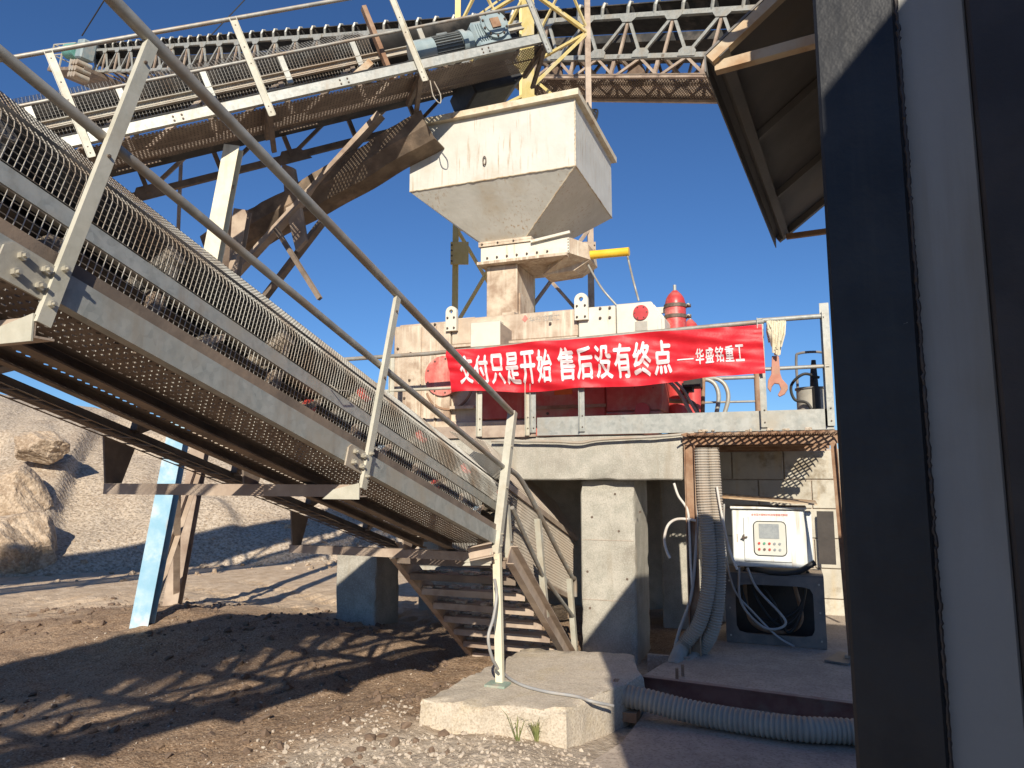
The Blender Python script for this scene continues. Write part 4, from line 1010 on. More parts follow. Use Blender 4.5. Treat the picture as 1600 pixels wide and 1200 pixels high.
# ------------------------------------------------------------ far truss conveyor
az3, el3 = R(55.4), R(17.9)
H3 = _h * math.cos(az3) - _r * math.sin(az3); D3 = H3 * math.cos(el3) + V(0, 0, math.sin(el3)); N3 = -H3 * math.sin(el3) + V(0, 0, math.cos(el3)); M3 = _h * math.sin(az3) + _r * math.cos(az3)
P3 = at_depth(1110, 88, 12.0)
def c3(s, m_, n_): return P3 + D3 * s + M3 * m_ + N3 * n_
far = thing('truss_conveyor', 'long galvanised lattice truss conveyor crossing high above the yard', 'conveyor', tuple(c3(8, .5, -1)))
PL, NP, HT = .95, 27, .80
s0 = -4 * PL
sE = s0 + PL * (NP + 3)
for mm_ in (0, 1.15):
    mt = M['galv'] if mm_ == 0 else M['darksteel']
    for n_ in (0, HT):
        m = MB(); m.angle(c3(s0, mm_, n_), c3(sE, mm_, n_), .09, .09, .01, up=N3); m.build('chord', mt, far)
    for k in range(NP + 3):
        s = s0 + k * PL
        m = MB(); m.bar(c3(s + PL / 2, mm_ + .02, .05), c3(s, mm_ + .02, HT), .06, .045, M3); m.build('truss_diagonal', mt, far)
        m = MB(); m.bar(c3(s + PL / 2, mm_ + .025, .05), c3(s + PL, mm_ + .025, HT), .055, .045, M3); m.build('truss_diagonal', mt, far)
        m = MB(); m.bar(c3(s, mm_ + .03, .05), c3(s, mm_ + .03, HT), .05, .045, M3); m.build('truss_vertical', M['dirtysteel'], far)
        if mm_ == 0:
            for n0, sg, so in ((HT + .08, -1, 0), (.02, 1, PL / 2)):
                g = c3(s + so, -.008, n0); m = MB()
                m.plate([g - D3 * .17, g + D3 * .17, g + D3 * .17 + N3 * sg * .10, g + D3 * .10 + N3 * sg * .17, g - D3 * .10 + N3 * sg * .17, g - D3 * .17 + N3 * sg * .10], M3 * -.01); m.build('gusset', M['galv'], far)
for k in range(NP + 3):
    s = s0 + k * PL
    m = MB(); m.bar(c3(s, 0, .04), c3(s, 1.15, .04), .06, .06, N3); m.build('cross_member', M['dirtysteel'], far)
    m = MB(); m.bar(c3(s, .03, 0), c3(s + PL, 1.12, 0), .05, .05, N3); m.build('wind_brace', M['darksteel'], far)
for k in range(int((sE - s0) / .575)):
    s = s0 + k * .575
    m = MB(); m.tube([c3(s, .05, HT), c3(s, -.02, HT + .2), c3(s, .0, HT + .30), c3(s, .06, HT + .33), c3(s, .14, HT + .26), c3(s, .3, HT + .12)], .035, 6)
    m.build('idler_arm', M['galv'], far)
m = MB(); m.prof(c3(s0, .575, HT + .14), c3(sE, .575, HT + .14), [(-.54, .14), (-.48, .13), (-.25, 0), (.25, 0), (.48, .13), (.54, .14), (.54, .16), (.46, .16), (.25, .03), (-.25, .03), (-.46, .16), (-.54, .16)], M3, N3); m.build('carrying_belt', M['belt'], far)
m = MB(); m.prof(c3(s0, .575, .38), c3(sE, .575, .38), [(-.45, 0), (.45, 0), (.45, .16), (-.45, .16)], M3, N3); m.build('return_belt', M['belt'], far)
mesh = [(0.02, -.30), (1.1, -.30)]
m = MB(); m.angle(c3(s0, .02, -.36), c3(s0 + 9 * PL, .02, -.36), .07, .07, up=N3); m.build('lower_chord', M['dirtysteel'], far)
m = MB(); m.angle(c3(s0, 1.1, -.36), c3(s0 + 9 * PL, 1.1, -.36), .07, .07, up=N3); m.build('lower_chord', M['dirtysteel'], far)
for k in range(9):
    s = s0 + k * PL
    m = MB(); m.bar(c3(s, .04, -.34), c3(s + PL / 2, .04, .02), .05, .04, M3); m.bar(c3(s + PL / 2, .04, .02), c3(s + PL, .04, -.34), .05, .04, M3); m.build('under_brace', M['dirtysteel'], far)
    m = MB(); m.bar(c3(s + .1, .06, -.34), c3(s + .1, .06, .03), .07, .05, M3); m.build('under_post', M['dirtysteel'], far)
    if k % 2: m = MB(); m.plate([c3(s + .3, .1, -.33), c3(s + .75, .1, -.33), c3(s + .7, .1, -.08), c3(s + .5, .1, -.02), c3(s + .38, .1, -.15)], M3 * .05); m.build('caked_spill', M['clod'], far)
pm = MB(); rows = [[c3(s, x, w) for x, w in mesh] for s in np.arange(s0, s0 + 9 * PL, .06)]
wire_net(pm, rows, .015, long_ts(mesh, .06)); pm.build('spill_net', M['darksteel'], far, stuff=True)
m = MB(); m.cyl(c3(sE + .1, .05, HT + .05), c3(sE + .1, 1.1, HT + .05), .3, 24); m.build('head_drum', M['rubber'], far, smooth=True)
m = MB(); m.box(c3(sE + .5, .5, -.12), (3.2, 2.2, .12), (D3, M3, N3)); m.build('head_platform', M['darksteel'], far)
m = MB(); m.cyl(c3(sE - .1, -.5, .55), c3(sE + .75, -.5, .55), .28, 20); m.build('drive_motor', M['greenmotor'], far, smooth=True)
m = MB(); m.box(c3(sE - .4, -.4, .6), (.5, .5, .7), (D3, M3, N3)); m.build('drive_gearbox', M['motor'], far, bevel=.05)
for i in range(3):
    for j in range(3):
        c = c3(sE - 1.0 + .22 * i, -.35, -.45 + .22 * j); MB().cyl(c, c - M3 * .5, .1, 12).build('counterweight', M['galv_dusty'], far, smooth=True)
for ds in (.3, 1.2, 2.1):
    m = MB(); m.bar(c3(sE + ds, -.55, -.1), c3(sE + ds, -.55, .85), .05, .05, D3); m.build('handrail_post', M['post'], far)
for nn_ in (.45, .85):
    m = MB(); m.tube([c3(sE + .2, -.55, nn_), c3(sE + 2.1, -.55, nn_), c3(sE + 2.1, 1.5, nn_)], .025, 6); m.build('handrail', M['post'], far)
# guy cables
def cable(p, q, r, label):
    m = MB(); m.tube([p, q], r, 6); return single(m, 'guy_cable', M['cableblack'], label, 'cable', 'guy cables of the conveyors')
cable(at_depth(128, 56, 20), at_depth(182, -30, 19), .02, 'thin dark guy cable above the far conveyor head')
cable(at_depth(330, 55, 12), at_depth(420, -40, 12), .01, 'thin dark guy cable behind the handrail of the feed conveyor')

# ============================================================ YELLOW MAST behind the hopper
mast = thing('lattice_mast', 'yellow lattice mast standing behind the hopper', 'mast', tuple(at_depth(818, 745, 11.0) * V(1, 1, 0)))
mc = at_depth(818, 745, 11.0)
hd = 1.06
LEG = [mc + _r * -hd, mc + _h * -hd + _r * .06, mc + _r * hd, mc + _h * hd]
ZTOP = 14.0
for i, p in enumerate(LEG):
    b0, b1 = p * V(1, 1, 0), p * V(1, 1, 0) + V(0, 0, ZTOP)
    m = MB(); m.bar(b0, b1, .09 if i != 1 else .13, .09 if i != 1 else .13, -_h if i != 1 else nrm(-_h + _r))
    m.build('leg', M['yellow'] if i != 2 else M['dirtysteel'], mast)
zz = .55; k = 0
BAY = 1.65
while zz < ZTOP - 1:
    for i in range(4):
        a, b = LEG[i] * V(1, 1, 0), LEG[(i + 1) % 4] * V(1, 1, 0)
        mt = M['yellow'] if (i in (0, 3) or zz > 5) else M['dirtysteel']
        m = MB(); m.bar(a + V(0, 0, zz), b + V(0, 0, zz), .045, .045); m.build('horizontal', mt, mast)
        mid_ = (a + b) / 2
        m = MB(); m.bar(a + V(0, 0, zz + .05), b + V(0, 0, zz + BAY), .042, .042); m.build('diagonal', mt, mast)
        if k % 2: m = MB(); m.bar(b + V(0, 0, zz + .05), a + V(0, 0, zz + BAY), .034, .034)
        if k % 2: m.build('brace', mt, mast)
    zz += BAY; k += 1
for i in (0, 2):
    for z0 in (5.05, 10.0):
        p = LEG[i] * V(1, 1, 0) + V(0, 0, z0) - _h * .09
        o = MB().box(p + _r * (.07 if i == 0 else -.07), (.28, .03, .36), (_r, _h, V(0, 0, 1))).build('joint_plate', M['yellow'] if i == 0 else M['dirtysteel'], mast)
        for t in range(4):
            for dx in (-.12, ): bolt(o, p + _r * (.07 + dx if i == 0 else -.07 - dx) - _h * .016 + V(0, 0, -.13 + t * .085), -_h, .014, .012, M['boltdark'])
m = MB()
for k in range(5):
    m.tube(curve_pts([at_depth(918 + k, 160 + 3 * k, 10.4 + .05 * k), at_depth(926 + 2 * k, 190 - 4 * k, 10.4), at_depth(922 + k, 175 + 8 * k, 10.3), at_depth(931, 195, 10.4)], 8), .014, 6)
single(m, 'cable_coil', M['cableblack'], 'tangle of black cable hung behind the hopper corner', 'cable')

# ============================================================ PLATFORM EDGE: toe boards, railings, mesh decks
RY = 6.27
rl = thing('platform_railing', 'galvanised handrail along the front edge of the crusher platform', 'railing', (-2.0, RY, 1.97))
m = MB(); m.channel((-2.16, RY, 2.055), (.33, RY, 2.055), .05, .165, fl=-1); m.build('toe_board', M['galv'], rl)
m = MB(); m.channel((-3.9, RY + .002, 2.02), (-2.175, RY + .002, 2.02), .05, .11, fl=-1); m.build('toe_board', M['dirtysteel'], rl)
ZR, ZMID = 2.84, 2.50
m = MB(); m.tube([(-4.42, RY - .01, 2.80), (-3.3, RY - .01, 2.80), (-.16, RY - .01, 2.88)], .021, 12); m.build('top_rail', M['rail'], rl, smooth=True)
m = MB(); m.tube([(-.17, RY - .01, 2.89), (.30, RY - .01, 2.89)], .021, 12); m.build('top_rail', M['galv'], rl, smooth=True)
m = MB(); m.tube([(-.17, RY - .01, 2.48), (.32, RY - .01, 2.48)], .016, 10); m.build('mid_rail', M['galv'], rl, smooth=True)
m = MB(); m.tube([(-3.85, RY - .01, 2.45), (-2.62, RY - .01, 2.45)], .015, 10); m.build('mid_rail', M['post'], rl, smooth=True)
m = MB(); m.tube([(-4.42, RY - .01, 2.80), (-4.42, RY - .01, 2.64), (-4.42, RY + .5, 2.64)], .021, 10); m.build('rail_return', M['rail'], rl, smooth=True)
m = MB(); m.tube([(-4.30, RY - .0, 2.58), (-3.85, RY - .0, 2.52)], .018, 10); m.build('rail_stub', M['rail'], rl, smooth=True)
for px, z1, mt in ((749, 2.45, 'post'), (824, 2.45, 'post'), (833, 2.46, 'galv'), (909, 2.47, 'galv'), (1194, 2.91, 'galv'), (1298, 2.93, 'galv'), (611, 2.79, 'post')):
    p = at(px, 650, 'Y', RY - .02); w = .05 if px != 824 else .035
    m = MB(); m.prof((p[0], RY - .012, 1.975 if px < 830 else 2.0), (p[0], RY - .012, z1), [(-w / 2, 0), (w / 2, 0), (w / 2, -.006), (-w / 2 + .006, -.006), (-w / 2 + .006, -.03), (-w / 2, -.03)], UX, V(0, 1, 0)); o = m.build('handrail_post', M[mt], rl)
    for h in (.04, .14): bolt(o, (p[0] + .005, RY - .018, 2.0 + h), (0, -1, 0), .007, .006, M['boltdark'])
m = MB(); m.angle((.34, RY, 2.0), (.34, RY, 3.0), .07, .05, .007, up=(0, 1, 0)); m.build('handrail_post', M['galv'], rl)
m = MB(); m.tube([at(1105, 592, 'Y', 7.9), at(1182, 589, 'Y', 7.9)], .02, 10); m.build('back_rail', M['galv'], rl, smooth=True)
m = MB(); m.tube([at(1100, 629, 'Y', 7.9), at(1182, 627, 'Y', 7.9)], .012, 10); m.build('back_rail', M['galv'], rl, smooth=True)
m = MB(); m.tube([at(1183, 583, 'Y', 7.9), at(1186, 650, 'Y', 7.9)], .035, 12); m.build('back_post', M['rust'], rl, smooth=True)
pipe_thing('edge_conduit', [(-2.6, RY - .03, 1.93), (-2.0, RY - .035, 1.915), (-1.75, RY - .035, 1.90), (-1.55, RY - .03, 1.925), (-1.0, RY - .03, 1.945), (-.75, RY - .03, 1.965)], .013, 'galv_dusty', 'pale conduit sagging along the top edge of the slab', 'conduit')

# expanded metal deck on a rusty frame
dk = thing('mesh_deck', 'rusty expanded metal deck over the control cabinet shelter', 'deck', (-.25, 7.2, 1.9))
m = MB(); y0, y1 = 6.12, 8.5; x0, x1 = -.84, .36
nx_, ny_ = 17, 52
dx, dy = (x1 - x0) / nx_, (y1 - y0) / ny_
for j in range(ny_):
    for i in range(nx_):
        ox = x0 + i * dx + (dx / 2 if j % 2 else 0); oy = y0 + j * dy
        a, b, c = V(ox, oy, 1.945), V(ox + dx / 2, oy + dy, 1.955), V(ox + dx, oy, 1.945)
        m.bar(a, b, .006, .016); m.bar(b, c, .006, .016)
m.build('expanded_metal', M['rust'], dk, stuff=True)
m = MB(); m.angle((-.86, 6.30, 1.865), (.36, 6.30, 1.865), .06, .06, .007, fl=-1); m.build('edge_angle', M['rust'], dk)
for yy in (7.0, 7.8, 8.5): MB().bar((-.84, yy, 1.90), (.36, yy, 1.90), .05, .05).build('joist', M['rust'], dk)
m = MB(); m.channel((-.80, 6.32, 1.87), (-.80, 6.32, -.02), .055, .09, up=(1, 0, 0)); m.build('post', M['rust'], dk)
q0, q1 = at(1307, 692, 'Y', 6.3), V(.40, 6.55, .15)
m = MB(); m.angle(q0, q1, .045, .045, .006, up=(0, -1, 0)); m.build('post', M['rust'], dk)
m = MB(); m.bar((-.84, 6.44, .145), (-.84, 6.44, 1.86), .02, .06, (1, 0, 0)); m.build('post_flange', M['rust'], dk)
m = MB(); m.bar(at(1313, 760, 'Y', 8.0), at(1325, 960, 'Y', 8.0), .03, .03); m.build('hanger', M['rust'], dk)
MB().span((-.84, 6.55, 1.966), (.18, 8.6, 1.985)).build('deck_plate', M['dirtysteel'], dk)
mud = MB()
for k in range(60):
    x = random.uniform(-.8, .34); mud.box((x, 6.30 + random.uniform(-.02, .05), 1.972 + random.uniform(0, .012)), (random.uniform(.02, .06), random.uniform(.03, .07), random.uniform(.015, .03)))
mud.build('grit', M['heap'], dk, bevel=.004, stuff=True)

# ============================================================ BANNER
BY = RY - .045
bTL, bTR, bBR, bBL = (at(x, y, 'Y', BY) for x, y in ((699, 547), (1190, 506), (1196, 582), (707, 613)))
def ban(u, v):
    """u along 0..1, v up 0..1: hanging cloth with sag and folds"""
    p = (bBL * (1 - u) + bBR * u) * (1 - v) + (bTL * (1 - u) + bTR * u) * v
    sag = math.sin(math.pi * u)
    p = p + V(0, 0, -.045 * sag * (1 - v) + .012 * sag * v - .012 * abs(math.sin(u * 9.4)) * v + .01 * math.sin(u * 17) * (1 - v))
    y = .012 * math.sin(u * 21 + v * 3) + .010 * math.sin(u * 47 - v * 7) * (1 - .4 * v) + .010 * math.sin(v * 9 + u * 15) + .007 * math.sin(v * 24 + u * 31) + .034 * float(fbm(u * 9 + v * 2, v * 3.2 - u * 2, 91, 4, .6))
    cr = max(0, 1 - abs((u - .9) * 9 - (v - .5) * 4)) * .012 + max(0, 1 - abs((u - .06) * 14 + (v - .5) * 3)) * .012
    return p + V(0, -y - cr - .012, 0)
m = MB(); NU, NV = 130, 22
m.v = [tuple(ban(i / NU, j / NV)) for j in range(NV + 1) for i in range(NU + 1)]
m.f = [(j * (NU + 1) + i, j * (NU + 1) + i + 1, (j + 1) * (NU + 1) + i + 1, (j + 1) * (NU + 1) + i) for j in range(NV) for i in range(NU)]
bn = thing('banner', 'long red cloth banner with white characters tied along the platform handrail', 'banner', tuple((bBL + bBR) / 2))
m.build('cloth', M['banner'], bn, smooth=True)
def ban_text(body, u0, u1, v0, v1, bold):
    vv_, f = text_mesh(body, 1.0, 0.0)
    n0 = len(vv_); f0 = list(f); cp = [vv_]; f = []
    f = list(f0)
    for q_, (ax_, ay_) in enumerate(((-bold, 0), (bold, 0), (0, bold * .7), (0, -bold * .7))):
        w_ = vv_.copy(); w_[:, 0] += ax_; w_[:, 1] += ay_; w_[:, 2] = .0006 * (q_ + 1); cp.append(w_); f += [tuple(i + n0 * (q_ + 1) for i in t_) for t_ in f0]
    vv_ = np.concatenate(cp)
    lo, hi = vv_.min(0), vv_.max(0)
    m = MB()
    for a, b, c in vv_:
        m.v.append(tuple(ban(u0 + (a - lo[0]) / (hi[0] - lo[0]) * (u1 - u0), v0 + (b - lo[1]) / (hi[1] - lo[1]) * (v1 - v0)) + V(0, -.0045 - c, 0)))
    m.f = f
    m.build('lettering', M['bannertext'], bn)
for ch, u in zip('交付只是开始 售后没有终点', range(13)):
    if ch == ' ': continue
    us = .040 + u * .0545 if u < 6 else .382 + (u - 7) * .0605
    ban_text(ch, us, us + (.049 if u < 6 else .054), .16, .84, .034)
ban_text('——', .755, .802, .40, .425, .004)
for i, ch in enumerate('华盛铭重工'): ban_text(ch, .808 + i * .0285, .808 + i * .0285 + .0245, .28, .61, .026)

# ============================================================ THINGS ON THE RAILING
sp = MB(); SYY = RY - .04
def w2(px, py): return at(px, py, 'Y', SYY)
pts = [(1206, 556), (1217, 556), (1219, 583), (1222, 592), (1231, 602), (1231, 608), (1226, 616), (1218, 620), (1215, 617), (1220, 608), (1217, 600), (1210, 599), (1206, 604), (1204, 613), (1199, 606), (1200, 594), (1205, 585)]
sp.plate([w2(*p) for p in pts], (0, .03, 0))
single(sp, 'spanner', M['spanner'], 'big rusty red open end spanner hanging from the platform handrail', 'spanner', bevel=.004)
mp = MB()
for k in range(120):
    x = random.uniform(1199, 1227); x2 = 1213 + (x - 1213) * random.uniform(.25, .75) - 1
    top = random.uniform(501, 505); bot = random.uniform(525, 556) if abs(x - 1213) < 9 else random.uniform(515, 545)
    yy = SYY - random.uniform(.0, .07)
    mp.tube([at(x, top, 'Y', yy), at(x * .6 + x2 * .4 + random.uniform(-2, 2), (top + bot) / 2, 'Y', yy - .015), at(x2, bot, 'Y', yy)], .008, 5)
single(mp, 'mop_head', M['mop'], 'cream string mop head draped on the handrail above the spanner', 'mop')
gp = thing('grease_pump', 'grey grease pump with black hose and handle standing at the platform corner', 'pump', (.2, 6.6, 2.0))
gc = at(1270, 640, 'Y', 6.6) * V(1, 1, 0)
MB().cyl(gc + V(0, 0, 1.99), gc + V(0, 0, 2.33), .125, 26).build('drum', M['galv_dusty'], gp, smooth=True)
MB().cyl(gc + V(0, 0, 2.33), gc + V(0, 0, 2.345), .135, 26).build('lid', M['stand'], gp, smooth=True)
MB().tube([gc + V(.02, -.03, 2.34), gc + V(.02, -.03, 2.45), gc + V(.025, -.03, 2.58)], .03, 14, radii=[.035, .03, .018]).build('pump_head', M['rubber'], gp, smooth=True)
m = MB(); m.tube(curve_pts([gc + V(-.11, 0, 2.33), gc + V(-.11, 0, 2.60), gc + V(-.08, 0, 2.65), gc + V(.08, 0, 2.65), gc + V(.12, 0, 2.60), gc + V(.14, 0, 2.3)], 6), .011, 8); m.build('handle', M['stand'], gp, smooth=True)
m = MB(); m.tube(curve_pts([gc + V(.06, -.1, 2.42), gc + V(-.06, -.14, 2.45), gc + V(-.16, -.14, 2.36), gc + V(-.14, -.14, 2.24), gc + V(-.04, -.15, 2.2), gc + V(.02, -.16, 2.05)], 8), .012, 8); m.build('hose', M['cableblack'], gp, smooth=True)
MB().tube([gc + V(.03, -.13, 2.34), gc + V(.03, -.135, 2.0)], .03, 12).build('grease_gun', M['rubber'], gp, smooth=True)

# ============================================================ CONTROL CABINET AND ITS CORNER
wl = thing('block_wall', 'whitewashed block wall behind the control cabinet', 'wall', (.2, 8.6, 0))
MB().span((-.9, 8.62, -.05), (2.4, 8.76, 1.9)).build('mortar', M['floorconc'], wl)
bw, bh = .55, .315
for j in range(6):
    for i in range(-1, 6):
        xa = -.9 + i * bw + (bw / 2 if j % 2 else 0); xb = min(xa + bw - .012, 2.4); xa = max(xa, -.9)
        if xb - xa < .05: continue
        MB().span((xa, 8.60 + random.uniform(-.004, .004), .0 + j * bh), (xb, 8.63, j * bh + bh - .012)).build('block', M['wallwhite'], wl, bevel=.005)
CY = 6.95
cb = thing('control_cabinet', 'light grey control cabinet with window, screen and push buttons', 'control cabinet', (-.2, CY + .2, .8))
p0, p1 = at(1143, 795, 'Y', CY), at(1260, 886, 'Y', CY)
cx0, cx1, cz1, cz0 = p0[0], at(1258, 800, 'Y', CY)[0], p0[2], .80
MB().span((cx0, CY, cz0), (cx1, CY + .38, cz1)).build('case', M['cabinet'], cb, bevel=.008)
MB().span((cx0 - .012, CY - .03, cz1 + .002), (cx1 + .012, CY + .40, cz1 + .025)).build('rain_lip', M['cabinet'], cb, bevel=.004)
MB().span((cx1 + .001, CY + .06, cz0 + .01), (cx1 + .05, CY + .30, cz1 - .02)).build('side_flange', M['cabinet'], cb, bevel=.006)
W_ = cx1 - cx0; H_ = cz1 - cz0
dx0, dx1, dz0, dz1 = cx0 + W_ * .16, cx0 + W_ * .80, cz0 + H_ * .10, cz0 + H_ * .86
dr = MB().span((dx0, CY - .014, dz0), (dx1, CY - .002, dz1)).build('door', M['cabinet'], cb, bevel=.004)
def rrect(x0, x1, z0, z1, r, y):
    o = []
    for cx_, cz_, a0_ in ((x1 - r, z1 - r, 0), (x0 + r, z1 - r, 90), (x0 + r, z0 + r, 180), (x1 - r, z0 + r, 270)):
        o += [(cx_ + r * math.cos(R(a0_ + t)), y, cz_ + r * math.sin(R(a0_ + t))) for t in range(0, 91, 15)]
    return o
wx0, wx1, wz0, wz1 = cx0 + W_ * .29, cx0 + W_ * .74, cz0 + H_ * .20, cz0 + H_ * .80
MB().plate(rrect(wx0, wx1, wz0, wz1, .045, CY - .020), (0, .006, 0)).build('window_gasket', M['rubber'], dr)
MB().plate(rrect(wx0 + .008, wx1 - .008, wz0 + .008, wz1 - .008, .038, CY - .024), (0, .004, 0)).build('window_pane', M['glasspane'], dr)
ww, wh = wx1 - wx0, wz1 - wz0
MB().span((wx0 + ww * .18, CY - .028, wz0 + wh * .50), (wx0 + ww * .78, CY - .0245, wz0 + wh * .92)).build('screen', M['screen'], cb)
for j in range(2):
    for i in range(5):
        c = V(wx0 + ww * (.17 + .155 * i), CY - .0245, wz0 + wh * (.36 - .17 * j))
        MB().cyl(c, c - V(0, .008, 0), .011, 12).build('push_button', M[('rollerred', 'greenbtn', 'rollerred', 'screen', 'screen', 'rollerred', 'boltdark', 'rollerred', 'screen', 'screen')[j * 5 + i]], cb, smooth=True)
MB().span((dx0 - .006, CY - .03, cz0 + H_ * .47), (dx0 + .006, CY - .012, cz0 + H_ * .56)).build('handle', M['boltdark'], cb)
MB().bar((dx0 - .02, CY - .03, cz0 + H_ * .50), (dx0 + .03, CY - .03, cz0 + H_ * .52), .012, .012).build('key', M['boltdark'], cb)
flat_text('全液压对辊制砂机远程智能控制柜', (cx0 + W_ * .27, 0, cz1 - H_ * .115), .022, W_ * .5, M['print_red'], 'lettering', cb, CY - .004)
MB().span((cx0 + W_ * .06, CY - .003, cz0 + H_ * .42), (cx0 + W_ * .072, CY + .001, cz0 + H_ * .56)).build('side_print', M['print_grey'], cb)
single(MB().plate([(cx0 - .1, CY - .12, cz1 + .10), (cx1 + .10, CY - .12, cz1 + .045), (cx1 + .10, CY + .45, cz1 + .06), (cx0 - .1, CY + .45, cz1 + .115)], (0, 0, .012)), 'cover_sheet', M['rustedge'], 'tilted metal rain sheet over the control cabinet', 'sheet')
single(MB().span((cx1 + .10, CY + .25, cz0 + .02), (cx1 + .24, CY + .27, cz1 - .02)), 'side_screen', M['darkbrown'], 'dark open panel standing at the side of the control cabinet', 'panel')
# stand: a folded steel frame with an oval opening
sd = thing('cabinet_stand', 'dark folded steel frame under the control cabinet with cables inside', 'stand', (-.2, CY + .1, .15))
sx0, sx1, sz0, sz1 = cx0 - .08, cx1 + .12, .15, .74
oo = [(sx0, sz0), (sx1, sz0), (sx1, sz1), (sx0, sz1)]
for yy in (CY - .06, CY + .45):
    oc_ = []; K = 40; cxm, czm = (sx0 + sx1) / 2, (sz0 + sz1) / 2
    outer, inner = [], []
    for k in range(K):
        t = 2 * math.pi * k / K; c, s = math.cos(t), math.sin(t)
        f = 1 / max(abs(c), abs(s))
        outer.append((cxm + (sx1 - sx0) / 2 * c * f, czm + (sz1 - sz0) / 2 * s * f))
        e_ = (abs(c) ** 9 + abs(s) ** 9) ** (-1 / 9)
        inner.append((cxm + ((sx1 - sx0) / 2 - .09) * c * e_, czm + ((sz1 - sz0) / 2 - .085) * s * e_))
    m = MB(); t_ = .006
    m.add([(x, yy, z) for x, z in outer] + [(x, yy, z) for x, z in inner] + [(x, yy + t_, z) for x, z in outer] + [(x, yy + t_, z) for x, z in inner],
          [q for i in range(K) for q in ((i, (i + 1) % K, K + (i + 1) % K, K + i), (2 * K + i, 3 * K + i, 3 * K + (i + 1) % K, 2 * K + (i + 1) % K), (i, 2 * K + i, 2 * K + (i + 1) % K, (i + 1) % K), (K + i, K + (i + 1) % K, 3 * K + (i + 1) % K, 3 * K + i))])
    o = m.build('frame_plate', M['stand'], sd)
    for xx in (sx0 + .04, sx1 - .04):
        for z_ in (sz0 + .06, (sz0 + sz1) / 2, sz1 - .06): bolt(o, (xx, yy, z_), (0, -1, 0), .009, .006)
for xx in (sx0, sx1 - .006): MB().span((xx, CY - .053, sz0), (xx + .006, CY + .45, sz0 + .12)).build('side_rail', M['stand'], sd)
for xx in (sx0, sx1 - .006): MB().span((xx, CY - .053, sz1 - .1), (xx + .006, CY + .45, sz1)).build('side_rail', M['stand'], sd)
MB().span((sx0 + .01, CY + .40, sz0), (sx1 - .01, CY + .41, sz1)).build('back_plate', M['darkbrown'], sd)
MB().span((sx0, CY - .05, sz1 + .001), (sx1, CY + .45, sz1 + .012)).build('top_plate', M['stand'], sd)
def hose_between(name, ctrl, r, mat, label): return pipe_thing(name, ctrl, r, mat, label, 'cable')
for k, lab in enumerate(('black cable loop sagging widest inside the cabinet stand', 'second black cable loop inside the cabinet stand', 'lowest black cable loop inside the cabinet stand')):
    q = random.Random(k)
    hose_between('cable_loop', [V(sx0 + .1 + .06 * k, CY + .1, sz1 + .02), V(sx0 + .2 + .1 * k, CY + .05, .40 + .05 * k), V(-.2 + .05 * k, CY + .08, .34 - .05 * k), V(sx1 - .2, CY + .1, .46 - .03 * k), V(sx1 - .12, CY + .12, sz1 + .03)], .014, 'cableblack', lab)
hose_between('cable_loop', [V(cx0 + .05, CY - .07, .80), V(cx0 + .06, CY - .10, .5), V(cx0 + .25, CY - .11, .30), V(cx0 + .42, CY - .09, .36), V(cx0 + .2, CY - .08, .62), V(cx0 + .12, CY - .07, .8)], .011, 'cablegrey', 'grey cable loop hanging in front of the cabinet stand')
hose_between('cable_loop', [V(cx0 - .06, CY - .02, 1.4), V(cx0 - .07, CY - .05, 1.0), V(cx0 + .0, CY - .09, .62), V(cx0 + .16, CY - .10, .42), V(cx0 + .34, CY - .10, .24), V(cx0 + .48, CY - .12, .165)], .009, 'cablegrey', 'grey cable running from behind the cabinet down to the floor')
hose_between('cable_loop', [V(sx0 + .15, CY + .2, .7), V(sx0 + .2, CY + .18, .30), V(-.15, CY + .16, .22), V(.02, CY + .15, .34), V(sx1 - .25, CY + .2, .70)], .018, 'rust', 'brown hose coiled at the back of the cabinet stand')
hose_between('cable_bunch', [V(cx0 + .1, CY + .1, .79), V(cx0 + .3, CY - .04, .765), V(cx1 - .1, CY - .03, .775), V(cx1 + .06, CY, .86)], .025, 'cableblack', 'black cable bunch squeezed below the control cabinet')
# white cables beside the post and the big hoses
C = lambda *p: [at(a, b, 'Y', 6.28) for a, b in p]
hose_between('white_cable', C((1053, 755), (1060, 775), (1074, 797), (1077, 830), (1079, 880), (1082, 920)), .011, 'cablewhite', 'thin white cable hanging on the rusty post')
hose_between('white_cable', C((1090, 814), (1072, 811), (1055, 812), (1043, 822), (1038, 843), (1042, 862), (1047, 872)), .012, 'cablewhite', 'white cable end curling out from the rusty post')
hose_between('white_cable', C((1120, 760), (1125, 790), (1133, 830), (1140, 860), (1152, 890)), .010, 'cablewhite', 'white cable between hoses and control cabinet')
hose_between('grey_cable', C((1090, 715), (1091, 770), (1088, 850), (1080, 930), (1060, 990), (1046, 1052)), .014, 'cablegrey', 'grey cable running down beside the upright ribbed hoses')
m = MB(); corrugated(m, C((1096, 700), (1100, 780), (1108, 860), (1106, 920), (1092, 975), (1066, 1012)) + [at(1052, 1045, 'Y', 6.0)], .058, .022, .005)
single(m, 'ribbed_hose', M['hosegrey'], 'ribbed grey hose on the outer side, hanging along the rusty post to the ground', 'hose', 'upright ribbed hoses')
m = MB(); corrugated(m, [at(a, b, 'Y', 6.36) for a, b in ((1112, 700), (1117, 780), (1122, 860), (1121, 930), (1112, 985), (1088, 1025))] + [at(1072, 1048, 'Y', 6.05)], .060, .022, .005)
single(m, 'ribbed_hose', M['hosegrey'], 'ribbed grey hose nearer the control cabinet, hanging to the ground', 'hose', 'upright ribbed hoses')
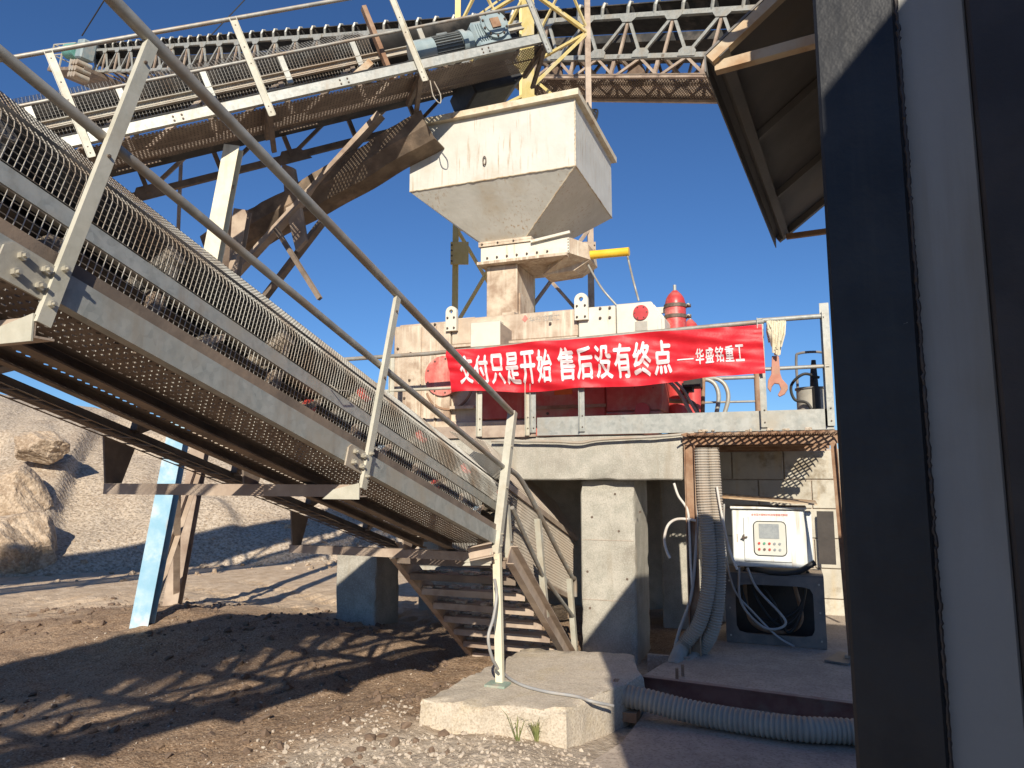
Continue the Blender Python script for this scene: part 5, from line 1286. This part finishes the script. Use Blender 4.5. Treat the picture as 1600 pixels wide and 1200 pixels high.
m = MB(); corrugated(m, [at(962, 1084, 'Z', .17), at(1010, 1094, 'Z', .15), at(1080, 1112, 'Z', .11), at(1160, 1127, 'Z', .10), at(1250, 1139, 'Z', .10), at(1352, 1146, 'Z', .10), V(.8, 4.75, .1)], .070, .030, .005, 18)
single(m, 'drain_hose', M['hosegrey'], 'thick ribbed grey hose lying across the shaded floor', 'hose', smooth=True)
m = MB(); p = at(962, 1084, 'Z', .17)
for k in range(3): m.tube([p + V(-.01 + .012 * k, .02, 0) + V(0, .085 * math.cos(t), .085 * math.sin(t)) for t in np.linspace(0, 6.28, 20)], .006, 5)
m.box(p + V(.05, .0, -.12), (.2, .14, .06)); single(m, 'hose_rest', M['rust'], 'rusty wire wrap and block under the open end of the thick hose', 'support')
hose_between('ground_cable', [at(783, 1030, 'Z', .27), at(786, 1050, 'Z', .265), at(810, 1068, 'Z', .262), at(850, 1080, 'Z', .262), at(900, 1088, 'Z', .262), at(925, 1096, 'Z', .255), at(958, 1103, 'Z', .2)], .010, 'cablegrey', 'thin grey cable lying over the concrete plinth to the thick hose')
hose_between('pole_cable', [at(a, b, 'X', X0 + .06) for a, b in ((773, 905), (776, 930), (771, 965), (763, 995), (768, 1025), (778, 1045))], .010, 'cablegrey', 'grey cable dangling beside the handrail pole')
# boards, angle stubs on the floor
single(MB().plate([at(1288, 1034, 'Z', .15), at(1325, 1040, 'Z', .15), at(1345, 1028, 'Z', .15), at(1312, 1020, 'Z', .15)], (0, 0, .015)), 'board', M['stand'], 'flat grey board lying on the shaded floor', 'board')
single(MB().plate([at(1320, 1028, 'Z', .168), at(1350, 1032, 'Z', .168), at(1356, 1024, 'Z', .168), at(1326, 1020, 'Z', .168)], (0, 0, .02)), 'board', M['floorconc'], 'small board lying on top of the flat grey board', 'board')
for k, lab in ((0, 'short steel peg standing on the floor edge beside the ribbed hoses'), (1, 'second short steel peg behind the first on the floor edge')):
    q = at(1058 + 9 * k, 1062 - 6 * k, 'Z', .15); single(MB().box(q + V(0, 0, .04), (.02, .02, .08)), 'steel_peg', M['rust'], lab, 'peg')
single(MB().box(V(-1.0, 6.15, .08), (.34, .04, .16)), 'kerb_plank', M['floorconc'], 'short plank beside the ribbed hoses at the foot of the column', 'plank')

# weeds at the plinth
def tuft(p, n, h, label):
    m = MB()
    for k in range(n):
        a_ = random.uniform(0, 6.28); l_ = h * random.uniform(.4, 1); sp_ = random.uniform(.2, .8) * l_
        b0 = p + V(random.uniform(-.01, .01), random.uniform(-.01, .01), 0); t1_ = b0 + V(math.cos(a_) * sp_ * .5, math.sin(a_) * sp_ * .5, l_ * .7); t2_ = b0 + V(math.cos(a_) * sp_, math.sin(a_) * sp_, l_ * (.95 if random.random() < .5 else .7))
        s_ = V(-math.sin(a_), math.cos(a_), 0) * .0032
        m.add([b0 - s_, b0 + s_, t1_ + s_ * .8, t1_ - s_ * .8, t2_], [(0, 1, 2, 3), (3, 2, 4)])
    return single(m, 'weed', M['grass'], label, 'weed', 'weeds at the foot of the plinth')
_g = lambda p: V(p[0], p[1], float(hgt(p[0], p[1])) - .005)
tuft(_g(at(838, 1158, 'Z', .07)), 70, .20, 'bushy dry green weed in front of the concrete plinth')
tuft(_g(at(809, 1160, 'Z', .07)), 9, .20, 'few thin grass blades beside the bushy weed')

# ============================================================ CABIN at the photographer's side
ca = R(6.0)
CXv = V(math.cos(ca), -math.sin(ca), 0); CYv = V(math.sin(ca), math.cos(ca), 0); CZv = V(0, 0, 1)
k0 = at(1312, 745, 'Y', 1.45) * V(1, 1, 0)
def cab(x, y, z): return k0 + CXv * x + CYv * y + CZv * z
CB = thing('site_cabin', 'black framed white cabin beside the yard with an awning', 'cabin', tuple(k0))
AX = (CXv, CYv, CZv)
def cbox(name, x0, x1, y0, y1, z0, z1, mat, bevel=.004):
    return MB().box(cab((x0 + x1) / 2, (y0 + y1) / 2, (z0 + z1) / 2), (x1 - x0, y1 - y0, z1 - z0), AX).build(name, M[mat], CB, bevel=bevel)
def fx(px): 
    d = at(px, 745, 'Y', 1.45) - EYE; d = d * V(1, 1, 0)
    # where the sight line meets the cabin front
    t = ((k0 - EYE * V(1, 1, 0)) @ CYv) / (d @ CYv); return (d * t - (k0 - EYE * V(1, 1, 0))) @ CXv
xa, xb = fx(1452), fx(1572)
HC = 2.88
cbox('corner_column', 0, xa, 0, .22, 0, HC, 'blackpaint', .006)
cbox('front_panel', xa + .001, xb, .012, .06, 0, HC, 'whitepanel')
wb = [cab(xa + .002, -.002, z_) + V(*(rng.standard_normal(3) * .0009)) for z_ in np.arange(0, HC, .006)]
mb_ = MB(); mb_.tube(wb, .003, 6, radii=list(.0022 + .0018 * rng.random(len(wb)))); mb_.build('weld_bead', M['darkbrown'], CB, smooth=True)
cbox('front_column', xb + .001, xb + .22, -.01, .2, 0, HC, 'darkbrown')
cbox('front_panel', xb + .221, 3.2, .012, .06, 0, HC, 'whitepanel')
cbox('side_panel', .02, .07, .221, 1.85, .1, HC, 'sheet')
cbox('back_panel', .02, 3.2, 1.851, 1.89, 0, HC, 'sheet')
cbox('roof', -.01, 3.25, .0, 1.9, HC + .002, HC + .06, 'sheet')
cbox('side_sill', -.015, .06, .23, 1.85, .0, .098, 'rust')
for x_ in (-.012, -.035): cbox('cover_strip', x_, x_ + .01, .03, .06, 0, .75, 'rustedge', .001)
# awning on the cabin's side wall
A = V(-.152, 1.81, 2.672)
Bq = at(1215, 375, 'Z', A[2])
aw = thing('window_awning', 'sloping sheet metal awning with rusty frame on the cabin side', 'awning', tuple(A))
along = nrm(Bq - A); LA = np.linalg.norm(Bq - A)
inn = V(along[1], -along[0], 0)
rise = .20; wd = .27
upv = nrm(inn * wd + CZv * rise); LW = math.hypot(wd, rise); nv = np.cross(upv, along); nv = nv if nv[2] > 0 else -nv
def aws(a, b, c=0): return A + along * a + upv * b + nv * c
MB().plate([aws(0, 0, .012), aws(LA, 0, .012), aws(LA, LW * 1.05, .012), aws(0, LW * 1.05, .012)], nv * .006).build('sheet', M['sheet'], aw)
m = MB(); m.plate([aws(0, 0, .018), aws(LA, 0, .018), aws(LA, 0, .018) - CZv * .05 + inn * .0, aws(0, 0, .018) - CZv * .05], inn * .004); m.build('front_lip', M['sheet'], aw)
m = MB(); m.angle(aws(0, .02, -.02), aws(LA, .02, -.02), .03, .03, .004, up=nv); m.build('frame_bar', M['sheet'], aw)
m = MB(); m.bar(aws(.012, 0, -.005), aws(.012, LW, -.005), .028, .026, nv); m.build('frame_bar', M['rustedge'], aw)
m = MB(); m.bar(aws(LA - .012, 0, -.005), aws(LA - .012, LW, -.005), .028, .026, nv); m.build('frame_bar', M['sheet'], aw)
for f in (.36, .70):
    m = MB(); m.bar(aws(LA * f, .02, -.004), aws(LA * f, LW, -.004), .022, .024, nv); m.build('rib', M['sheet'], aw)
m = MB(); m.bar(aws(.03, .0, -.02), aws(.03, 0, -.02) + inn * .30 + CZv * .01, .026, .026); m.build('stay', M['rustedge'], aw)
m = MB(); m.bar(aws(LA - .05, .03, -.03), aws(LA - .05, .03, -.03) + inn * .30, .022, .022); m.build('stay', M['rust'], aw)
pipe_thing('cabin_hook', [cab(-.005, .1, 2.72), cab(-.02, .1, 2.86), cab(-.06, .1, 2.90), cab(-.12, .1, 2.88), cab(-.10, .1, 2.85), cab(-.03, .1, 2.855)], .012, 'rubber', 'black bent cable loop on the cabin column near the awning', 'cable')

# unseen lean-to added behind the photographer: its roof and walls shade the cabin front
sh = thing('unseen_shade_shed', 'unseen dark roof and walls added behind the camera to shade the cabin front', 'light blocker', (2.6, -1.5, 0))
roof = [(.805, .03), (.74, -.35), (1.68, -3.0), (3.7, -3.0), (3.7, .03)]
MB().plate([(x, y, 3.30) for x, y in roof], (0, 0, .05)).build('roof', M['rooftop'], sh)
MB().plate([(.73, -.40, 0), (1.68, -3.0, 0), (1.68, -3.0, 3.298), (.73, -.40, 3.298)], (.04, 0.014, 0)).build('sky_block_wall', M['rooftop'], sh)  # added wall along the sun direction, blocks sky fill on the cabin front
MB().span((1.725, -3.05, 0), (3.7, -3.0, 3.298)).build('back_wall', M['rooftop'], sh)  # added wall, keeps low sun off the cabin front
MB().span((3.65, -2.99, 0), (3.7, 1.2, 3.298)).build('sky_block_wall', M['rooftop'], sh)  # added wall, blocks sky light from the right
MB().bar((1.3, -1.6, 0), (1.3, -1.6, 3.298), .1, .1, (0, 1, 0)).build('post', M['darkbrown'], sh)
